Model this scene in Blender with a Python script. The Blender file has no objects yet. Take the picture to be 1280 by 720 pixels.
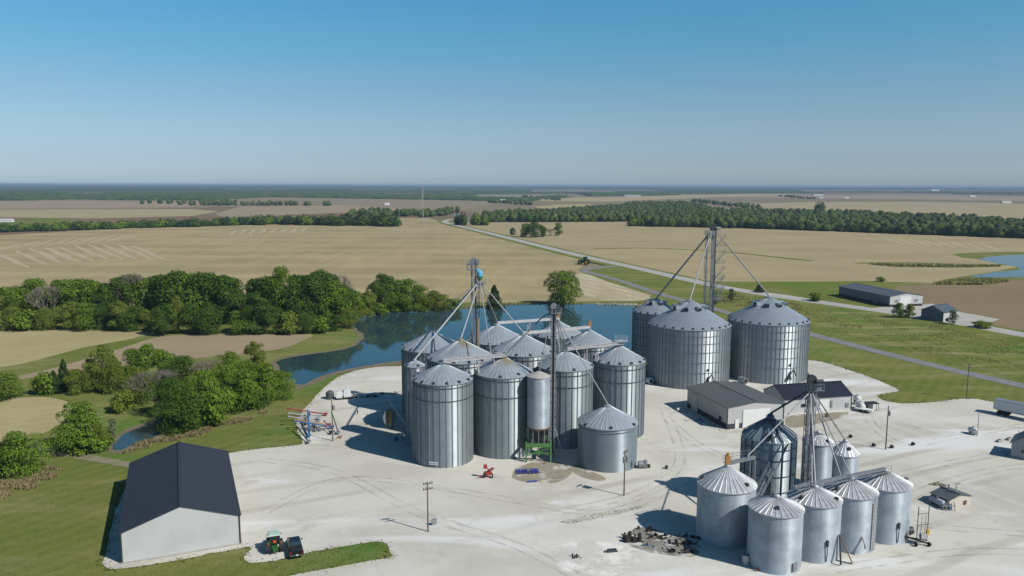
import bpy, bmesh, math, random
from mathutils import Vector, Matrix, noise as mnoise
R=math.radians; PI=math.pi
S=bpy.context.scene; COL=S.collection
# ------------------------------------------------------------------ survey: image row/column -> place on the land
F,H=980.,55.; PITCH=math.atan((360-231)/F); ROLL=R(0.16)
cp,sp=math.cos(PITCH),math.sin(PITCH)
FW=Vector((0,cp,-sp)); U0=Vector((0,sp,cp)); R0=Vector((1,0,0))
RV=R0*math.cos(ROLL)+U0*math.sin(ROLL); UV=U0*math.cos(ROLL)-R0*math.sin(ROLL)
def P(px,py,z=0.):
    d=FW+RV*((px-640)/F)+UV*((360-py)/F); t=(z-H)/d.z
    return Vector((t*d.x,t*d.y,z))
def rowof(p):
    v=Vector(p)-Vector((0,0,H)); return 360-F*v.dot(UV)/v.dot(FW)
def hz(py,p):
    lo,hi=-20.,160.
    for _ in range(40):
        m=(lo+hi)/2
        if rowof((p[0],p[1],m))>py: lo=m
        else: hi=m
    return lo
def dist(p): return math.hypot(p[0],p[1])
# ------------------------------------------------------------------ materials
def newmat(name):
    m=bpy.data.materials.new(name); m.use_nodes=True
    nt=m.node_tree; b=nt.nodes['Principled BSDF']
    return m,nt,b
def N(nt,t,**k):
    n=nt.nodes.new(t)
    for a,v in k.items(): setattr(n,a,v)
    return n
def mth(nt,op,a,b=None,c=None):
    n=N(nt,'ShaderNodeMath',operation=op)
    for i,v in enumerate((a,b,c)):
        if v is None: continue
        if isinstance(v,(int,float)): n.inputs[i].default_value=v
        else: nt.links.new(v,n.inputs[i])
    return n.outputs[0]
def rgb(c): return (c[0],c[1],c[2],1)
def mix(nt,f,a,b,mode='MIX'):
    n=N(nt,'ShaderNodeMix',data_type='RGBA',blend_type=mode)
    if isinstance(f,(int,float)): n.inputs[0].default_value=f
    else: nt.links.new(f,n.inputs[0])
    for s,v in ((6,a),(7,b)):
        if isinstance(v,(tuple,list)): n.inputs[s].default_value=rgb(v)
        else: nt.links.new(v,n.inputs[s])
    return n.outputs[2]
def nz(nt,vec,scale,detail=4,rough=.55,dist=0.):
    n=N(nt,'ShaderNodeTexNoise'); n.inputs['Scale'].default_value=scale; n.inputs['Detail'].default_value=detail
    n.inputs['Roughness'].default_value=rough; n.inputs['Distortion'].default_value=dist
    if vec is not None: nt.links.new(vec,n.inputs['Vector'])
    return n.outputs['Fac']
def ramp(nt,f,lo,hi,a=0.,b=1.):
    n=N(nt,'ShaderNodeMapRange'); n.interpolation_type='SMOOTHSTEP'
    nt.links.new(f,n.inputs[0])
    for i,v in enumerate((lo,hi,a,b)): n.inputs[1+i].default_value=v
    return n.outputs[0]
def coord(nt): return N(nt,'ShaderNodeTexCoord').outputs['Object']
def mapping(nt,vec,rot=0.,sc=(1,1,1)):
    n=N(nt,'ShaderNodeMapping'); n.inputs['Rotation'].default_value=(0,0,rot); n.inputs['Scale'].default_value=sc
    nt.links.new(vec,n.inputs['Vector']); return n.outputs[0]
def wave(nt,vec,period,dist=0.,dscale=1.,detail=2):
    n=N(nt,'ShaderNodeTexWave'); n.inputs['Scale'].default_value=.314/period; n.inputs['Distortion'].default_value=dist
    n.inputs['Detail'].default_value=detail; n.inputs['Detail Scale'].default_value=dscale
    nt.links.new(vec,n.inputs['Vector']); return n.outputs['Fac']
def bump(nt,b,h,strength=.3,dist=.1):
    n=N(nt,'ShaderNodeBump'); n.inputs['Strength'].default_value=strength; n.inputs['Distance'].default_value=dist
    nt.links.new(h,n.inputs['Height']); nt.links.new(n.outputs[0],b.inputs['Normal'])
def simple(name,c,rough=.55,metal=0.,var=.25,scale=1.2,spec=.4,c2=None,k=.72):
    c=tuple(x*k for x in c); c2=c2 and tuple(x*k for x in c2)
    m,nt,b=newmat(name); v=coord(nt)
    f=nz(nt,v,scale,5,.6)
    d=c2 or tuple(x*(1-var) for x in c)
    nt.links.new(mix(nt,ramp(nt,f,.35,.7),c,d),b.inputs['Base Color'])
    b.inputs['Roughness'].default_value=rough; b.inputs['Metallic'].default_value=metal
    b.inputs['Specular IOR Level'].default_value=spec
    return m
def steel(name,c,metal,rough,amp,var=.12,stain=None,streak=.0,sheet=.05,radial=True,k=.85):
    c=tuple(x*k for x in c)
    # corrugated galvanised sheet: fine waves up the wall tilt the normal, sheets differ a little in tone
    m,nt,b=newmat(name); v=coord(nt)
    sx=N(nt,'ShaderNodeSeparateXYZ'); nt.links.new(v,sx.inputs[0]); X,Y,Z=sx.outputs
    oi=N(nt,'ShaderNodeObjectInfo').outputs['Random']
    th=mth(nt,'ARCTAN2',Y,X)
    col=c
    if radial:
        cb=N(nt,'ShaderNodeCombineXYZ')
        nt.links.new(mth(nt,'FLOOR',mth(nt,'MULTIPLY',th,18/PI)),cb.inputs[0])
        nt.links.new(mth(nt,'FLOOR',mth(nt,'DIVIDE',Z,.82)),cb.inputs[1]); nt.links.new(mth(nt,'MULTIPLY',oi,50.),cb.inputs[2])
        wn=N(nt,'ShaderNodeTexWhiteNoise',noise_dimensions='3D'); nt.links.new(cb.outputs[0],wn.inputs['Vector'])
        col=mix(nt,mth(nt,'MULTIPLY',wn.outputs[0],1.),tuple(x*(1-sheet) for x in c),tuple(min(1,x*(1+sheet)) for x in c))
        # one darker seam per ring of sheets
        fr=mth(nt,'FRACT',mth(nt,'DIVIDE',Z,2.46))
        seam=mth(nt,'LESS_THAN',fr,.03)
        col=mix(nt,mth(nt,'MULTIPLY',seam,.25),col,tuple(x*.45 for x in c))
    f=nz(nt,v,.35,6,.6)
    col=mix(nt,ramp(nt,f,.38,.72),col,tuple(x*(1-var) for x in c))
    if streak:
        sv=mapping(nt,v,0,(2.2,2.2,.12))
        col=mix(nt,mth(nt,'MULTIPLY',ramp(nt,nz(nt,sv,1.5,4,.6),.5,.75),streak),col,(.20,.14,.09))
    if stain:
        rad=mth(nt,'SQRT',mth(nt,'ADD',mth(nt,'MULTIPLY',X,X),mth(nt,'MULTIPLY',Y,Y)))
        lim=mth(nt,'ADD',mth(nt,'MULTIPLY',nz(nt,mapping(nt,v,0,(1,1,.05)),.5,4),9.),-2.9)
        col=mix(nt,mth(nt,'MULTIPLY',ramp(nt,mth(nt,'SUBTRACT',rad,lim),.9,-.9),.75),col,stain)
    nt.links.new(col,b.inputs['Base Color'])
    b.inputs['Metallic'].default_value=metal; b.inputs['Roughness'].default_value=rough; b.inputs['Specular IOR Level'].default_value=.35
    if amp:
        b.inputs['Anisotropic'].default_value=.9; b.inputs['Anisotropic Rotation'].default_value=.25
        tg=N(nt,'ShaderNodeTangent',direction_type='RADIAL',axis='Z'); nt.links.new(tg.outputs[0],b.inputs['Tangent'])
    if False:
        g=N(nt,'ShaderNodeNewGeometry').outputs['Normal']
        w=mth(nt,'MULTIPLY',mth(nt,'SINE',mth(nt,'MULTIPLY',Z,92.)),amp)
        cb=N(nt,'ShaderNodeCombineXYZ'); nt.links.new(w,cb.inputs[2])
        ad=N(nt,'ShaderNodeVectorMath',operation='ADD'); nt.links.new(g,ad.inputs[0]); nt.links.new(cb.outputs[0],ad.inputs[1])
        no=N(nt,'ShaderNodeVectorMath',operation='NORMALIZE'); nt.links.new(ad.outputs[0],no.inputs[0])
        nt.links.new(no.outputs[0],b.inputs['Normal'])
    return m
def panel(name,c,rough=.45,spec=.4,k=21.,amp=.16,axis='XY',var=.1,metal=0.,gain=.68):
    c=tuple(x*gain for x in c)
    # ribbed steel cladding: ribs run up walls / down roofs
    m,nt,b=newmat(name); v=coord(nt)
    sx=N(nt,'ShaderNodeSeparateXYZ'); nt.links.new(v,sx.inputs[0])
    q=mth(nt,'ADD',sx.outputs[0],sx.outputs[1]) if axis=='XY' else sx.outputs['XYZ'.index(axis)]
    w=mth(nt,'SINE',mth(nt,'MULTIPLY',q,k))
    f=nz(nt,v,.25,5,.6)
    nt.links.new(mix(nt,ramp(nt,f,.35,.75),c,tuple(x*(1-var) for x in c)),b.inputs['Base Color'])
    b.inputs['Roughness'].default_value=rough; b.inputs['Specular IOR Level'].default_value=spec; b.inputs['Metallic'].default_value=metal
    bump(nt,b,w,amp,.03); return m
M={}
M['wall']=steel('galvanised_corrugated',(.36,.40,.42),.68,.62,.52,sheet=.03)
M['rib']=steel('shaded_galvanised_stiffener',(.25,.28,.30),.5,.58,0,radial=False)  # stiffener steel toned darker than the wall, painting in the shadow ribs catch
M['bigwall']=steel('galvanised_bright',(.43,.47,.495),.78,.58,.50,sheet=.03)
M['oldwall']=steel('weathered_galvanised',(.38,.435,.48),.25,.62,.30,.26,streak=.42,sheet=.05)
M['shortwall']=steel('dull_galvanised',(.27,.32,.35),.55,.55,.45,.1,sheet=.03)
M['roof']=steel('galvanised_roof',(.36,.40,.43),.5,.46,0,.14,radial=False)
M['bigroof']=steel('galvanised_roof_dull',(.255,.295,.335),.45,.5,0,.08,radial=False)
M['stainroof']=steel('grain_stained_roof',(.36,.40,.43),.5,.46,0,.14,stain=(.25,.19,.08),radial=False)
M['oldroof']=steel('weathered_roof',(.46,.475,.50),.35,.5,0,.34,streak=.45,radial=False)
M['dryerwall']=steel('dryer_steel',(.42,.47,.50),.7,.64,.40,.2,sheet=.03)
M['dryerrib']=simple('blue_grey_rib',(.10,.15,.20),.45,.4)
M['spout']=simple('spout_galvanised',(.40,.41,.43),.5,.3,.2,2)
M['frame']=simple('galvanised_frame',(.34,.36,.38),.45,.5,.3,2)
M['pale']=simple('pale_galvanised',(.52,.505,.51),.5,.15,.2,2)
M['darkframe']=simple('dark_steel',(.07,.075,.085),.5,.4,.3,2)
M['black']=simple('black_paint',(.02,.02,.022),.5,0,.3)
M['rubber']=simple('black_rubber',(.018,.018,.018),.8,0,.3)
M['scrap']=simple('rusty_black_scrap',(.022,.02,.02),.7,.2,.4,3,c2=(.05,.038,.03))
M['white']=simple('white_paint',(.74,.74,.72),.45,0,.08)
M['tankwhite']=simple('white_tank_paint',(.70,.71,.72),.35,0,.12)
M['greytank']=simple('dark_grey_tank',(.09,.10,.11),.5,0,.3)
M['red']=simple('red_paint',(.36,.04,.04),.45,0,.3,3)
M['orange']=simple('orange_paint',(.46,.22,.06),.5,0,.2)
M['yellow']=simple('yellow_paint',(.62,.40,.04),.5,0,.2)
M['blue']=simple('blue_paint',(.05,.15,.34),.45,0,.25,3)
M['cobalt']=simple('cobalt_blue_paint',(.06,.065,.34),.45,0,.3,3)
M['skyblue']=simple('light_blue_paint',(.12,.42,.62),.45,0,.2)
M['green']=simple('green_paint',(.10,.25,.075),.45,0,.25,3)
M['jgreen']=simple('tractor_green',(.03,.13,.035),.4,0,.2)
M['cabgreen']=simple('pale_cab_roof',(.42,.55,.47),.4,0,.1)
M['amber']=simple('red_orange_reflector',(.8,.12,.04),.4)
M['taillight']=simple('red_lens',(.35,.01,.02),.25)
M['chrome']=simple('chrome',(.6,.6,.6),.2,.9)
M['glass']=simple('dark_glass',(.02,.03,.035),.08,0,.1,1,.8)
M['truck']=simple('black_car_paint',(.012,.013,.016),.22,0,.2,1,.6)
M['wood']=simple('weathered_wood',(.16,.13,.10),.8,0,.35,3)
M['concrete']=simple('concrete',(.40,.385,.35),.85,0,.2,.8)
M['tan']=simple('tan_steel',(.26,.21,.14),.7,.1,.35,1)
M['rust']=simple('rusty_steel',(.20,.10,.055),.75,.2,.4,3)
M['cream']=simple('cream_wall',(.60,.54,.46),.8,0,.2,1.5)
M['slate']=panel('grey_roof_panel',(.10,.11,.118),.45,.4,14.,.1,'Y')
M['greyroof']=panel('charcoal_roof_panel',(.105,.115,.122),.6,.2,21.,.3,'Y')
M['navyroof']=panel('navy_roof_panel',(.018,.022,.038),.6,.15,21.,.14,'X')
M['blackroof']=panel('black_roof_panel',(.036,.043,.06),.8,.03,21.,.9,'Y',gain=.85)
M['blueroof']=panel('blue_grey_roof_panel',(.075,.095,.115),.5,.4,14.,.15,'Y')
M['whitewall']=panel('white_wall_panel',(.55,.555,.55),.5,.3,21.,.12)
M['greywall']=panel('light_grey_wall_panel',(.52,.515,.505),.5,.3,21.,.2)
M['bluewall']=panel('blue_grey_wall_panel',(.20,.22,.25),.5,.3,14.,.2)
M['palewall']=panel('pale_wall_panel',(.55,.55,.54),.5,.3,21.,.1)
M['bale']=simple('grey_siding',(.38,.40,.42),.7,0,.15)
M['bark']=simple('bark',(.085,.07,.055),.9,0,.4,4)
M['greybark']=simple('grey_bare_twigs',(.17,.155,.15),.9,0,.3,4)
def leafmat(name,c1,c2,c3,tr=.12):
    m,nt,b=newmat(name)
    ri=N(nt,'ShaderNodeNewGeometry').outputs['Random Per Island']; oi=N(nt,'ShaderNodeObjectInfo').outputs['Random']
    col=mix(nt,ri,c1,c2); col=mix(nt,mth(nt,'MULTIPLY',oi,.7),col,c3)
    pn=nz(nt,coord(nt),.13 if name.startswith('far') else .5,3,.6); col=mix(nt,ramp(nt,pn,.42,.68,0,.8),col,c3 if name.startswith('far') else c1)
    nt.links.new(col,b.inputs['Base Color']); b.inputs['Roughness'].default_value=.7; b.inputs['Specular IOR Level'].default_value=.08
    t=N(nt,'ShaderNodeBsdfTranslucent'); nt.links.new(col,t.inputs[0])
    ms=N(nt,'ShaderNodeMixShader'); ms.inputs[0].default_value=tr
    o=nt.nodes['Material Output']
    nt.links.new(b.outputs[0],ms.inputs[1]); nt.links.new(t.outputs[0],ms.inputs[2]); nt.links.new(ms.outputs[0],o.inputs[0])
    return m
M['dullweed']=leafmat('dull_olive_weeds',(.10,.105,.035),(.16,.15,.06),(.13,.12,.05),.2)
M['leafdark']=leafmat('dark_green_leaves',(.024,.056,.007),(.082,.135,.014),(.040,.080,.014))
M['leafmid']=leafmat('green_leaves',(.050,.10,.009),(.135,.20,.02),(.10,.14,.016))
M['leafolive']=leafmat('olive_leaves',(.075,.108,.014),(.145,.172,.025),(.10,.12,.018))
M['leafpale']=leafmat('grey_green_leaves',(.075,.10,.045),(.12,.14,.07),(.10,.11,.06))
M['leafcedar']=leafmat('cedar_leaves',(.014,.034,.009),(.035,.062,.014),(.03,.05,.012))
M['leafdry']=leafmat('bare_grey_twigs',(.14,.12,.10),(.20,.18,.16),(.17,.13,.10),.05)
M['woods']=leafmat('far_wood_leaves',(.022,.045,.010),(.052,.085,.018),(.075,.088,.028))
M['tuft']=leafmat('grass_tufts',(.11,.135,.03),(.19,.20,.06),(.15,.165,.045),.35)
M['weed']=leafmat('weedy_grass',(.19,.20,.06),(.29,.27,.11),(.24,.22,.08),.4)
M['reed']=leafmat('dry_reeds',(.20,.16,.08),(.28,.23,.12),(.2,.17,.08),.3)
# ground covers
def m_gravel():
    m,nt,b=newmat('white_limestone_gravel'); v=coord(nt)
    a=(.415,.40,.358); 
    col=mix(nt,ramp(nt,nz(nt,v,.035,5,.55,.6),.38,.66),a,(.345,.325,.285))
    col=mix(nt,ramp(nt,nz(nt,mapping(nt,v,R(20),(1,2.6,1)),.022,4,.5,1.2),.52,.68),col,(.48,.475,.46))
    tr=wave(nt,mapping(nt,v,R(63),(1,1,1)),9.,9.,.25,3)
    msk=ramp(nt,nz(nt,v,.02,3,.5),.45,.62)
    col=mix(nt,mth(nt,'MULTIPLY',mth(nt,'MULTIPLY',ramp(nt,tr,.8,.98),msk),.55),col,(.265,.245,.205))
    tr2=wave(nt,mapping(nt,v,R(-24),(1,1,1)),5.5,7.,.16,3)
    msk2=ramp(nt,nz(nt,v,.017,2,.5,.4),.5,.66)
    col=mix(nt,mth(nt,'MULTIPLY',mth(nt,'MULTIPLY',ramp(nt,tr2,.7,.97),msk2),.30),col,(.455,.445,.42))
    col=mix(nt,mth(nt,'MULTIPLY',ramp(nt,nz(nt,v,.11,6,.65),.58,.74),.62),col,(.255,.23,.18))
    col=mix(nt,mth(nt,'MULTIPLY',ramp(nt,nz(nt,v,1.1,6,.75),.5,.8),.5),col,(.24,.225,.195))
    nt.links.new(col,b.inputs['Base Color']); b.inputs['Roughness'].default_value=.95; b.inputs['Specular IOR Level'].default_value=.1
    bump(nt,b,nz(nt,v,2.5,6,.7),.35,.08); return m
def m_grass(name='mown_grass',dry=.5,rot=35):
    m,nt,b=newmat(name); v=coord(nt)
    col=mix(nt,ramp(nt,nz(nt,v,.03,5,.6,.8),.36,.64),(.084,.108,.022),(.122,.130,.034))
    col=mix(nt,ramp(nt,nz(nt,v,.018,4,.6,1.),.53,.66),col,(.058,.125,.020))
    col=mix(nt,mth(nt,'MULTIPLY',ramp(nt,nz(nt,mapping(nt,v,R(-27),(.5,2.4,1)),.05,5,.65),.44,.68),dry),col,(.21,.185,.095))
    col=mix(nt,mth(nt,'MULTIPLY',ramp(nt,nz(nt,v,.45,7,.72),.42,.75),.5),col,(.062,.082,.024))
    st=wave(nt,mapping(nt,v,R(rot)),3.2,2.,.2)
    col=mix(nt,mth(nt,'MULTIPLY',st,.16),col,(.19,.18,.085))
    nt.links.new(col,b.inputs['Base Color']); b.inputs['Roughness'].default_value=1.; b.inputs['Specular IOR Level'].default_value=0.
    bump(nt,b,nz(nt,v,1.6,6,.75),.7,.25); return m
def m_field(name,a,c,period,rot,dist=3.,amt=.5,big=.012,ds=.05):
    m,nt,b=newmat(name); v=coord(nt)
    a=tuple(x*.70 for x in a); c=tuple(x*.70 for x in c)
    col=mix(nt,ramp(nt,nz(nt,v,big,5,.55,.5),.36,.66),a,tuple((x+y)/2 for x,y in zip(a,c)))
    w=wave(nt,mapping(nt,v,rot),period,dist,ds,3)
    brk=ramp(nt,nz(nt,mapping(nt,v,rot,(3,.5,1)),.03,4,.6),.3,.65)
    col=mix(nt,mth(nt,'MULTIPLY',mth(nt,'MULTIPLY',w,brk),amt),col,c)
    w2=wave(nt,mapping(nt,v,rot),period*7.3,dist*.6,ds*.4,2)
    col=mix(nt,mth(nt,'MULTIPLY',ramp(nt,w2,.55,.95),min(.35,amt*.5)),col,tuple(x*1.12 for x in a))
    col=mix(nt,mth(nt,'MULTIPLY',ramp(nt,nz(nt,v,.3,6,.7),.45,.75),.25),col,tuple(x*.75 for x in c))
    nt.links.new(col,b.inputs['Base Color']); b.inputs['Roughness'].default_value=.95; b.inputs['Specular IOR Level'].default_value=.05
    return m
def m_land():
    m,nt,b=newmat('far_farmland'); v=coord(nt)
    vo=N(nt,'ShaderNodeTexVoronoi'); vo.inputs['Scale'].default_value=.0011; vo.inputs['Randomness'].default_value=.75
    nt.links.new(mapping(nt,v,R(8),(1,.55,1)),vo.inputs['Vector'])
    s=N(nt,'ShaderNodeSeparateColor'); nt.links.new(vo.outputs['Color'],s.inputs[0])
    col=mix(nt,s.outputs[0],(.15,.122,.08),(.20,.17,.12))
    col=mix(nt,ramp(nt,s.outputs[1],.55,.6),col,(.14,.10,.066))
    col=mix(nt,ramp(nt,s.outputs[2],.86,.88),col,(.085,.09,.035))
    col=mix(nt,mth(nt,'MULTIPLY',nz(nt,v,.01,6,.65),.4),col,(.12,.10,.06))
    nt.links.new(col,b.inputs['Base Color']); b.inputs['Roughness'].default_value=1; b.inputs['Specular IOR Level'].default_value=.0
    return m
def m_film(name,a,c,lo=.42,hi=.6,sc=.22):
    m=m_road(name,a,c,.4); nt=m.node_tree; b=nt.nodes['Principled BSDF']
    nt.links.new(ramp(nt,nz(nt,coord(nt),sc,6,.65),lo,hi,0,.26 if name=='tyre_track' else .9),b.inputs['Alpha']); return m
def m_road(name,a,c,sc=.25):
    m,nt,b=newmat(name); v=coord(nt); a=tuple(x*.72 for x in a); c=tuple(x*.72 for x in c)
    col=mix(nt,ramp(nt,nz(nt,v,sc,6,.65),.35,.7),a,c)
    col=mix(nt,mth(nt,'MULTIPLY',nz(nt,v,6.,4,.7),.25),col,tuple(x*.6 for x in c))
    nt.links.new(col,b.inputs['Base Color']); b.inputs['Roughness'].default_value=.9; b.inputs['Specular IOR Level'].default_value=.15
    return m
def m_water():
    m,nt,b=newmat('pond_water'); v=coord(nt)
    nt.links.new(mix(nt,ramp(nt,nz(nt,v,.02,3,.5),.4,.65),(.016,.034,.040),(.024,.046,.050)),b.inputs['Base Color'])
    b.inputs['Roughness'].default_value=.045; b.inputs['IOR'].default_value=1.33; b.inputs['Specular IOR Level'].default_value=.5
    bump(nt,b,nz(nt,mapping(nt,v,R(15),(1,.5,1)),.9,4,.6),.05,.05); return m
M['gravel']=m_gravel(); M['grass']=m_grass(); M['grass2']=m_grass('verge_grass',.65,-24); M['land']=m_land()
STUB=(.405,.332,.185); STUB2=(.25,.203,.105)
M['stubble']=m_field('mown_stubble',STUB,STUB2,8.5,R(92),5.,.75)
M['stubble2']=m_field('pale_stubble',(.39,.32,.185),(.29,.235,.135),9.,R(75),3.,.4)
M['row']=m_road('pale_mown_row',(.445,.385,.255),(.40,.34,.215),.1)
M['swath']=m_field('swathed_stubble',(.37,.305,.19),(.60,.54,.40),24.,R(138),2.,1.)
M['swathd']=m_field('counter_swathed_stubble',(.37,.305,.19),(.60,.54,.40),30.,R(-19),2.,1.)
M['swathb']=m_field('crosswise_swathed_stubble',(.38,.315,.20),(.54,.48,.34),8.,R(156),1.5,.9)
M['swathc']=m_field('fine_swathed_stubble',(.37,.305,.19),(.56,.50,.37),20.,R(-15),1.,.9)
M['brownfield']=m_field('brown_bean_field',(.25,.188,.115),(.21,.15,.088),3.,R(80),2.,.35)
M['tanfield']=m_field('tan_bean_field',(.33,.26,.175),(.28,.215,.14),5.,R(80),2.,.3)
M['strip']=m_field('dry_strip_field',(.40,.335,.18),(.31,.27,.135),4.,R(60),3.,.5,.03)
M['strip2']=m_field('brown_strip_field',(.335,.265,.17),(.275,.215,.135),3.,R(84),2.,.35,.03)
M['pad']=m_road('pale_gravel_pad',(.47,.45,.42),(.40,.38,.34))
M['roadpale']=m_road('pale_chip_road',(.44,.425,.40),(.35,.335,.315))
M['roadgrey']=m_road('grey_chip_road',(.235,.235,.24),(.19,.19,.195))
M['mud']=m_road('bank_mud',(.20,.17,.11),(.14,.125,.075),.4)
M['dirt']=m_road('dirt_track',(.27,.235,.16),(.17,.16,.085),.3)
M['sand']=m_film('spilled_grain_dust',(.36,.325,.245),(.30,.27,.19),.36,.54); M['ash']=m_film('dark_trodden_dirt',(.30,.28,.25),(.22,.20,.175),.38,.55); M['track']=m_film('tyre_track',(.50,.475,.425),(.43,.405,.35),.38,.62,.3)
M['greenstrip']=m_road('weedy_green_gravel',(.155,.155,.065),(.24,.23,.13),.5)
M['lime']=m_grass('bright_green_grass',.05); M['rough']=m_grass('rough_meadow',.9,10)
M['lightgravel']=m_film('light_crushed_stone',(.88,.86,.81),(.78,.75,.70),.34,.6)
M['water']=m_water()
# ------------------------------------------------------------------ mesh building
class MB:
    def __init__(s): s.v=[]; s.f=[]; s.mi=[]; s.cur=0
    def add(s,vs,fs):
        o=len(s.v); s.v+= [tuple(x) for x in vs]; s.f+=[tuple(i+o for i in f) for f in fs]; s.mi+=[s.cur]*len(fs); return s
    def box(s,c,d,rz=0.,rx=0.,taper=1.):
        m=Matrix.Rotation(rz,3,'Z')@Matrix.Rotation(rx,3,'X'); vs=[]
        for z in (-.5,.5):
            k=taper if z>0 else 1
            for x,y in ((-.5,-.5),(.5,-.5),(.5,.5),(-.5,.5)): vs.append(Vector(c)+m@Vector((x*d[0]*k,y*d[1]*k,z*d[2])))
        return s.add(vs,[(3,2,1,0),(4,5,6,7),(0,1,5,4),(1,2,6,5),(2,3,7,6),(3,0,4,7)])
    def tube(s,a,b,r,r2=None,n=8,cap=True):
        a,b=Vector(a),Vector(b); r2=r if r2 is None else r2; d=(b-a).normalized()
        t=d.cross(Vector((0,0,1))) if abs(d.z)<.99 else Vector((1,0,0)); t.normalize(); w=d.cross(t); vs=[]
        for p,q in ((a,r),(b,r2)):
            for i in range(n): th=2*PI*i/n; vs.append(p+(t*math.cos(th)+w*math.sin(th))*q)
        fs=[(i,(i+1)%n,n+(i+1)%n,n+i) for i in range(n)]
        if cap: fs+=[tuple(range(n-1,-1,-1)),tuple(range(n,2*n))]
        return s.add(vs,fs)
    def bar(s,a,b,w,h):
        a,b=Vector(a),Vector(b); d=(b-a).normalized(); t=d.cross(Vector((0,0,1)))
        t=t.normalized() if t.length>1e-4 else Vector((1,0,0)); u=t.cross(d); vs=[]
        for p in (a,b):
            for x,y in ((-1,-1),(1,-1),(1,1),(-1,1)): vs.append(p+t*x*w/2+u*y*h/2)
        return s.add(vs,[(3,2,1,0),(4,5,6,7),(0,1,5,4),(1,2,6,5),(2,3,7,6),(3,0,4,7)])
    def path(s,pts,r,n=8):
        for a,b in zip(pts,pts[1:]): s.tube(a,b,r,n=n)
        return s
    def lathe(s,prof,n=32,c=(0,0,0),cap=True):
        vs=[]; fs=[]
        for r,z in prof:
            for i in range(n): th=2*PI*i/n; vs.append((c[0]+r*math.cos(th),c[1]+r*math.sin(th),c[2]+z))
        for k in range(len(prof)-1):
            for i in range(n): j=(i+1)%n; fs.append((k*n+i,k*n+j,(k+1)*n+j,(k+1)*n+i))
        if cap: fs+=[tuple(range(n-1,-1,-1)),tuple((len(prof)-1)*n+i for i in range(n))]
        return s.add(vs,fs)
    def rings(s,rings,cap=True):
        n=len(rings[0]); vs=[p for r in rings for p in r]; fs=[]
        for k in range(len(rings)-1):
            for i in range(n): j=(i+1)%n; fs.append((k*n+i,k*n+j,(k+1)*n+j,(k+1)*n+i))
        if cap: fs+=[tuple(range(n-1,-1,-1)),tuple((len(rings)-1)*n+i for i in range(n))]
        return s.add(vs,fs)
    def prism(s,poly,axis_from,axis_to):
        # polygon of (x,z) swept along y
        n=len(poly); vs=[(x,axis_from,z) for x,z in poly]+[(x,axis_to,z) for x,z in poly]
        fs=[tuple(range(n)),tuple(range(2*n-1,n-1,-1))]+[((i+1)%n,i,n+i,n+(i+1)%n) for i in range(n)]
        return s.add(vs,fs)
    def build(s,name,mat,parent=None,smooth=False):
        me=bpy.data.meshes.new(name); me.from_pydata(s.v,[],s.f)
        for m in (mat if isinstance(mat,(list,tuple)) else [mat]): me.materials.append(M[m] if isinstance(m,str) else m)
        if len(me.materials)>1: me.polygons.foreach_set('material_index',s.mi)
        if smooth: me.polygons.foreach_set('use_smooth',[True]*len(me.polygons))
        me.update(); o=bpy.data.objects.new(name,me); COL.objects.link(o); o.parent=parent; return o
def tag(o,label,cat,group=None):
    o['label']=label; o['category']=cat
    if group: o['group']=group
    return o
def thing(name,label,cat,loc,rz=0.,group=None):
    o=bpy.data.objects.new(name,None); o.empty_display_size=.5; COL.objects.link(o)
    o.location=Vector(loc); o.rotation_euler=(0,0,rz); return tag(o,label,cat,group)
def copy_tree(o,parent=None):
    kids=[c for c in o.children]; c=o.copy(); COL.objects.link(c); c.parent=parent
    for k in kids: copy_tree(k,c)
    return c
def spline(pts,closed=True,n=6):
    out=[]; L=len(pts); rng=range(L) if closed else range(L-1)
    for i in rng:
        if closed: p=[pts[(i+k-1)%L] for k in range(4)]
        else: p=[pts[max(0,min(L-1,i+k-1))] for k in range(4)]
        for j in range(n):
            t=j/n; out.append(.5*((2*p[1])+(p[2]-p[0])*t+(2*p[0]-5*p[1]+4*p[2]-p[3])*t*t+(3*p[1]-p[0]-3*p[2]+p[3])*t**3))
    if not closed: out.append(pts[-1])
    return out
ZK=[0]
def sheet(name,mat,pts,z,kind='structure',smooth=4,jit=0.):
    ZK[0]+=1; z=.0015*(ZK[0]-40)-(.25 if z<-.2 else 0)
    v=[p if isinstance(p,Vector) else P(*p) for p in pts]
    if smooth: v=spline(v,True,smooth)
    if jit:
        q=[]
        for i,p in enumerate(v):
            b=v[(i+1)%len(v)]; n=max(1,min(14,int((b-p).length/(1.1+.006*p.length)))) if p.length<420 else 1
            q+=[p.lerp(b,k/n) for k in range(n)]
        v=q
    if jit: v=[Vector((p.x+jit*(mnoise.noise(p*.13)+.55*mnoise.noise(p*.71)),p.y+jit*(mnoise.noise(p*.13+Vector((9,9,9)))+.55*mnoise.noise(p*.71+Vector((5,9,9)))),0)) for p in v]
    m=MB(); m.add([(p.x,p.y,z) for p in v],[tuple(range(len(v)))])
    # keep the face looking up
    a=sum(v[i].x*v[(i+1)%len(v)].y-v[(i+1)%len(v)].x*v[i].y for i in range(len(v)))
    if a<0: m.f=[tuple(reversed(m.f[0]))]
    o=m.build(name,mat); o['kind']=kind; return o
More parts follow.
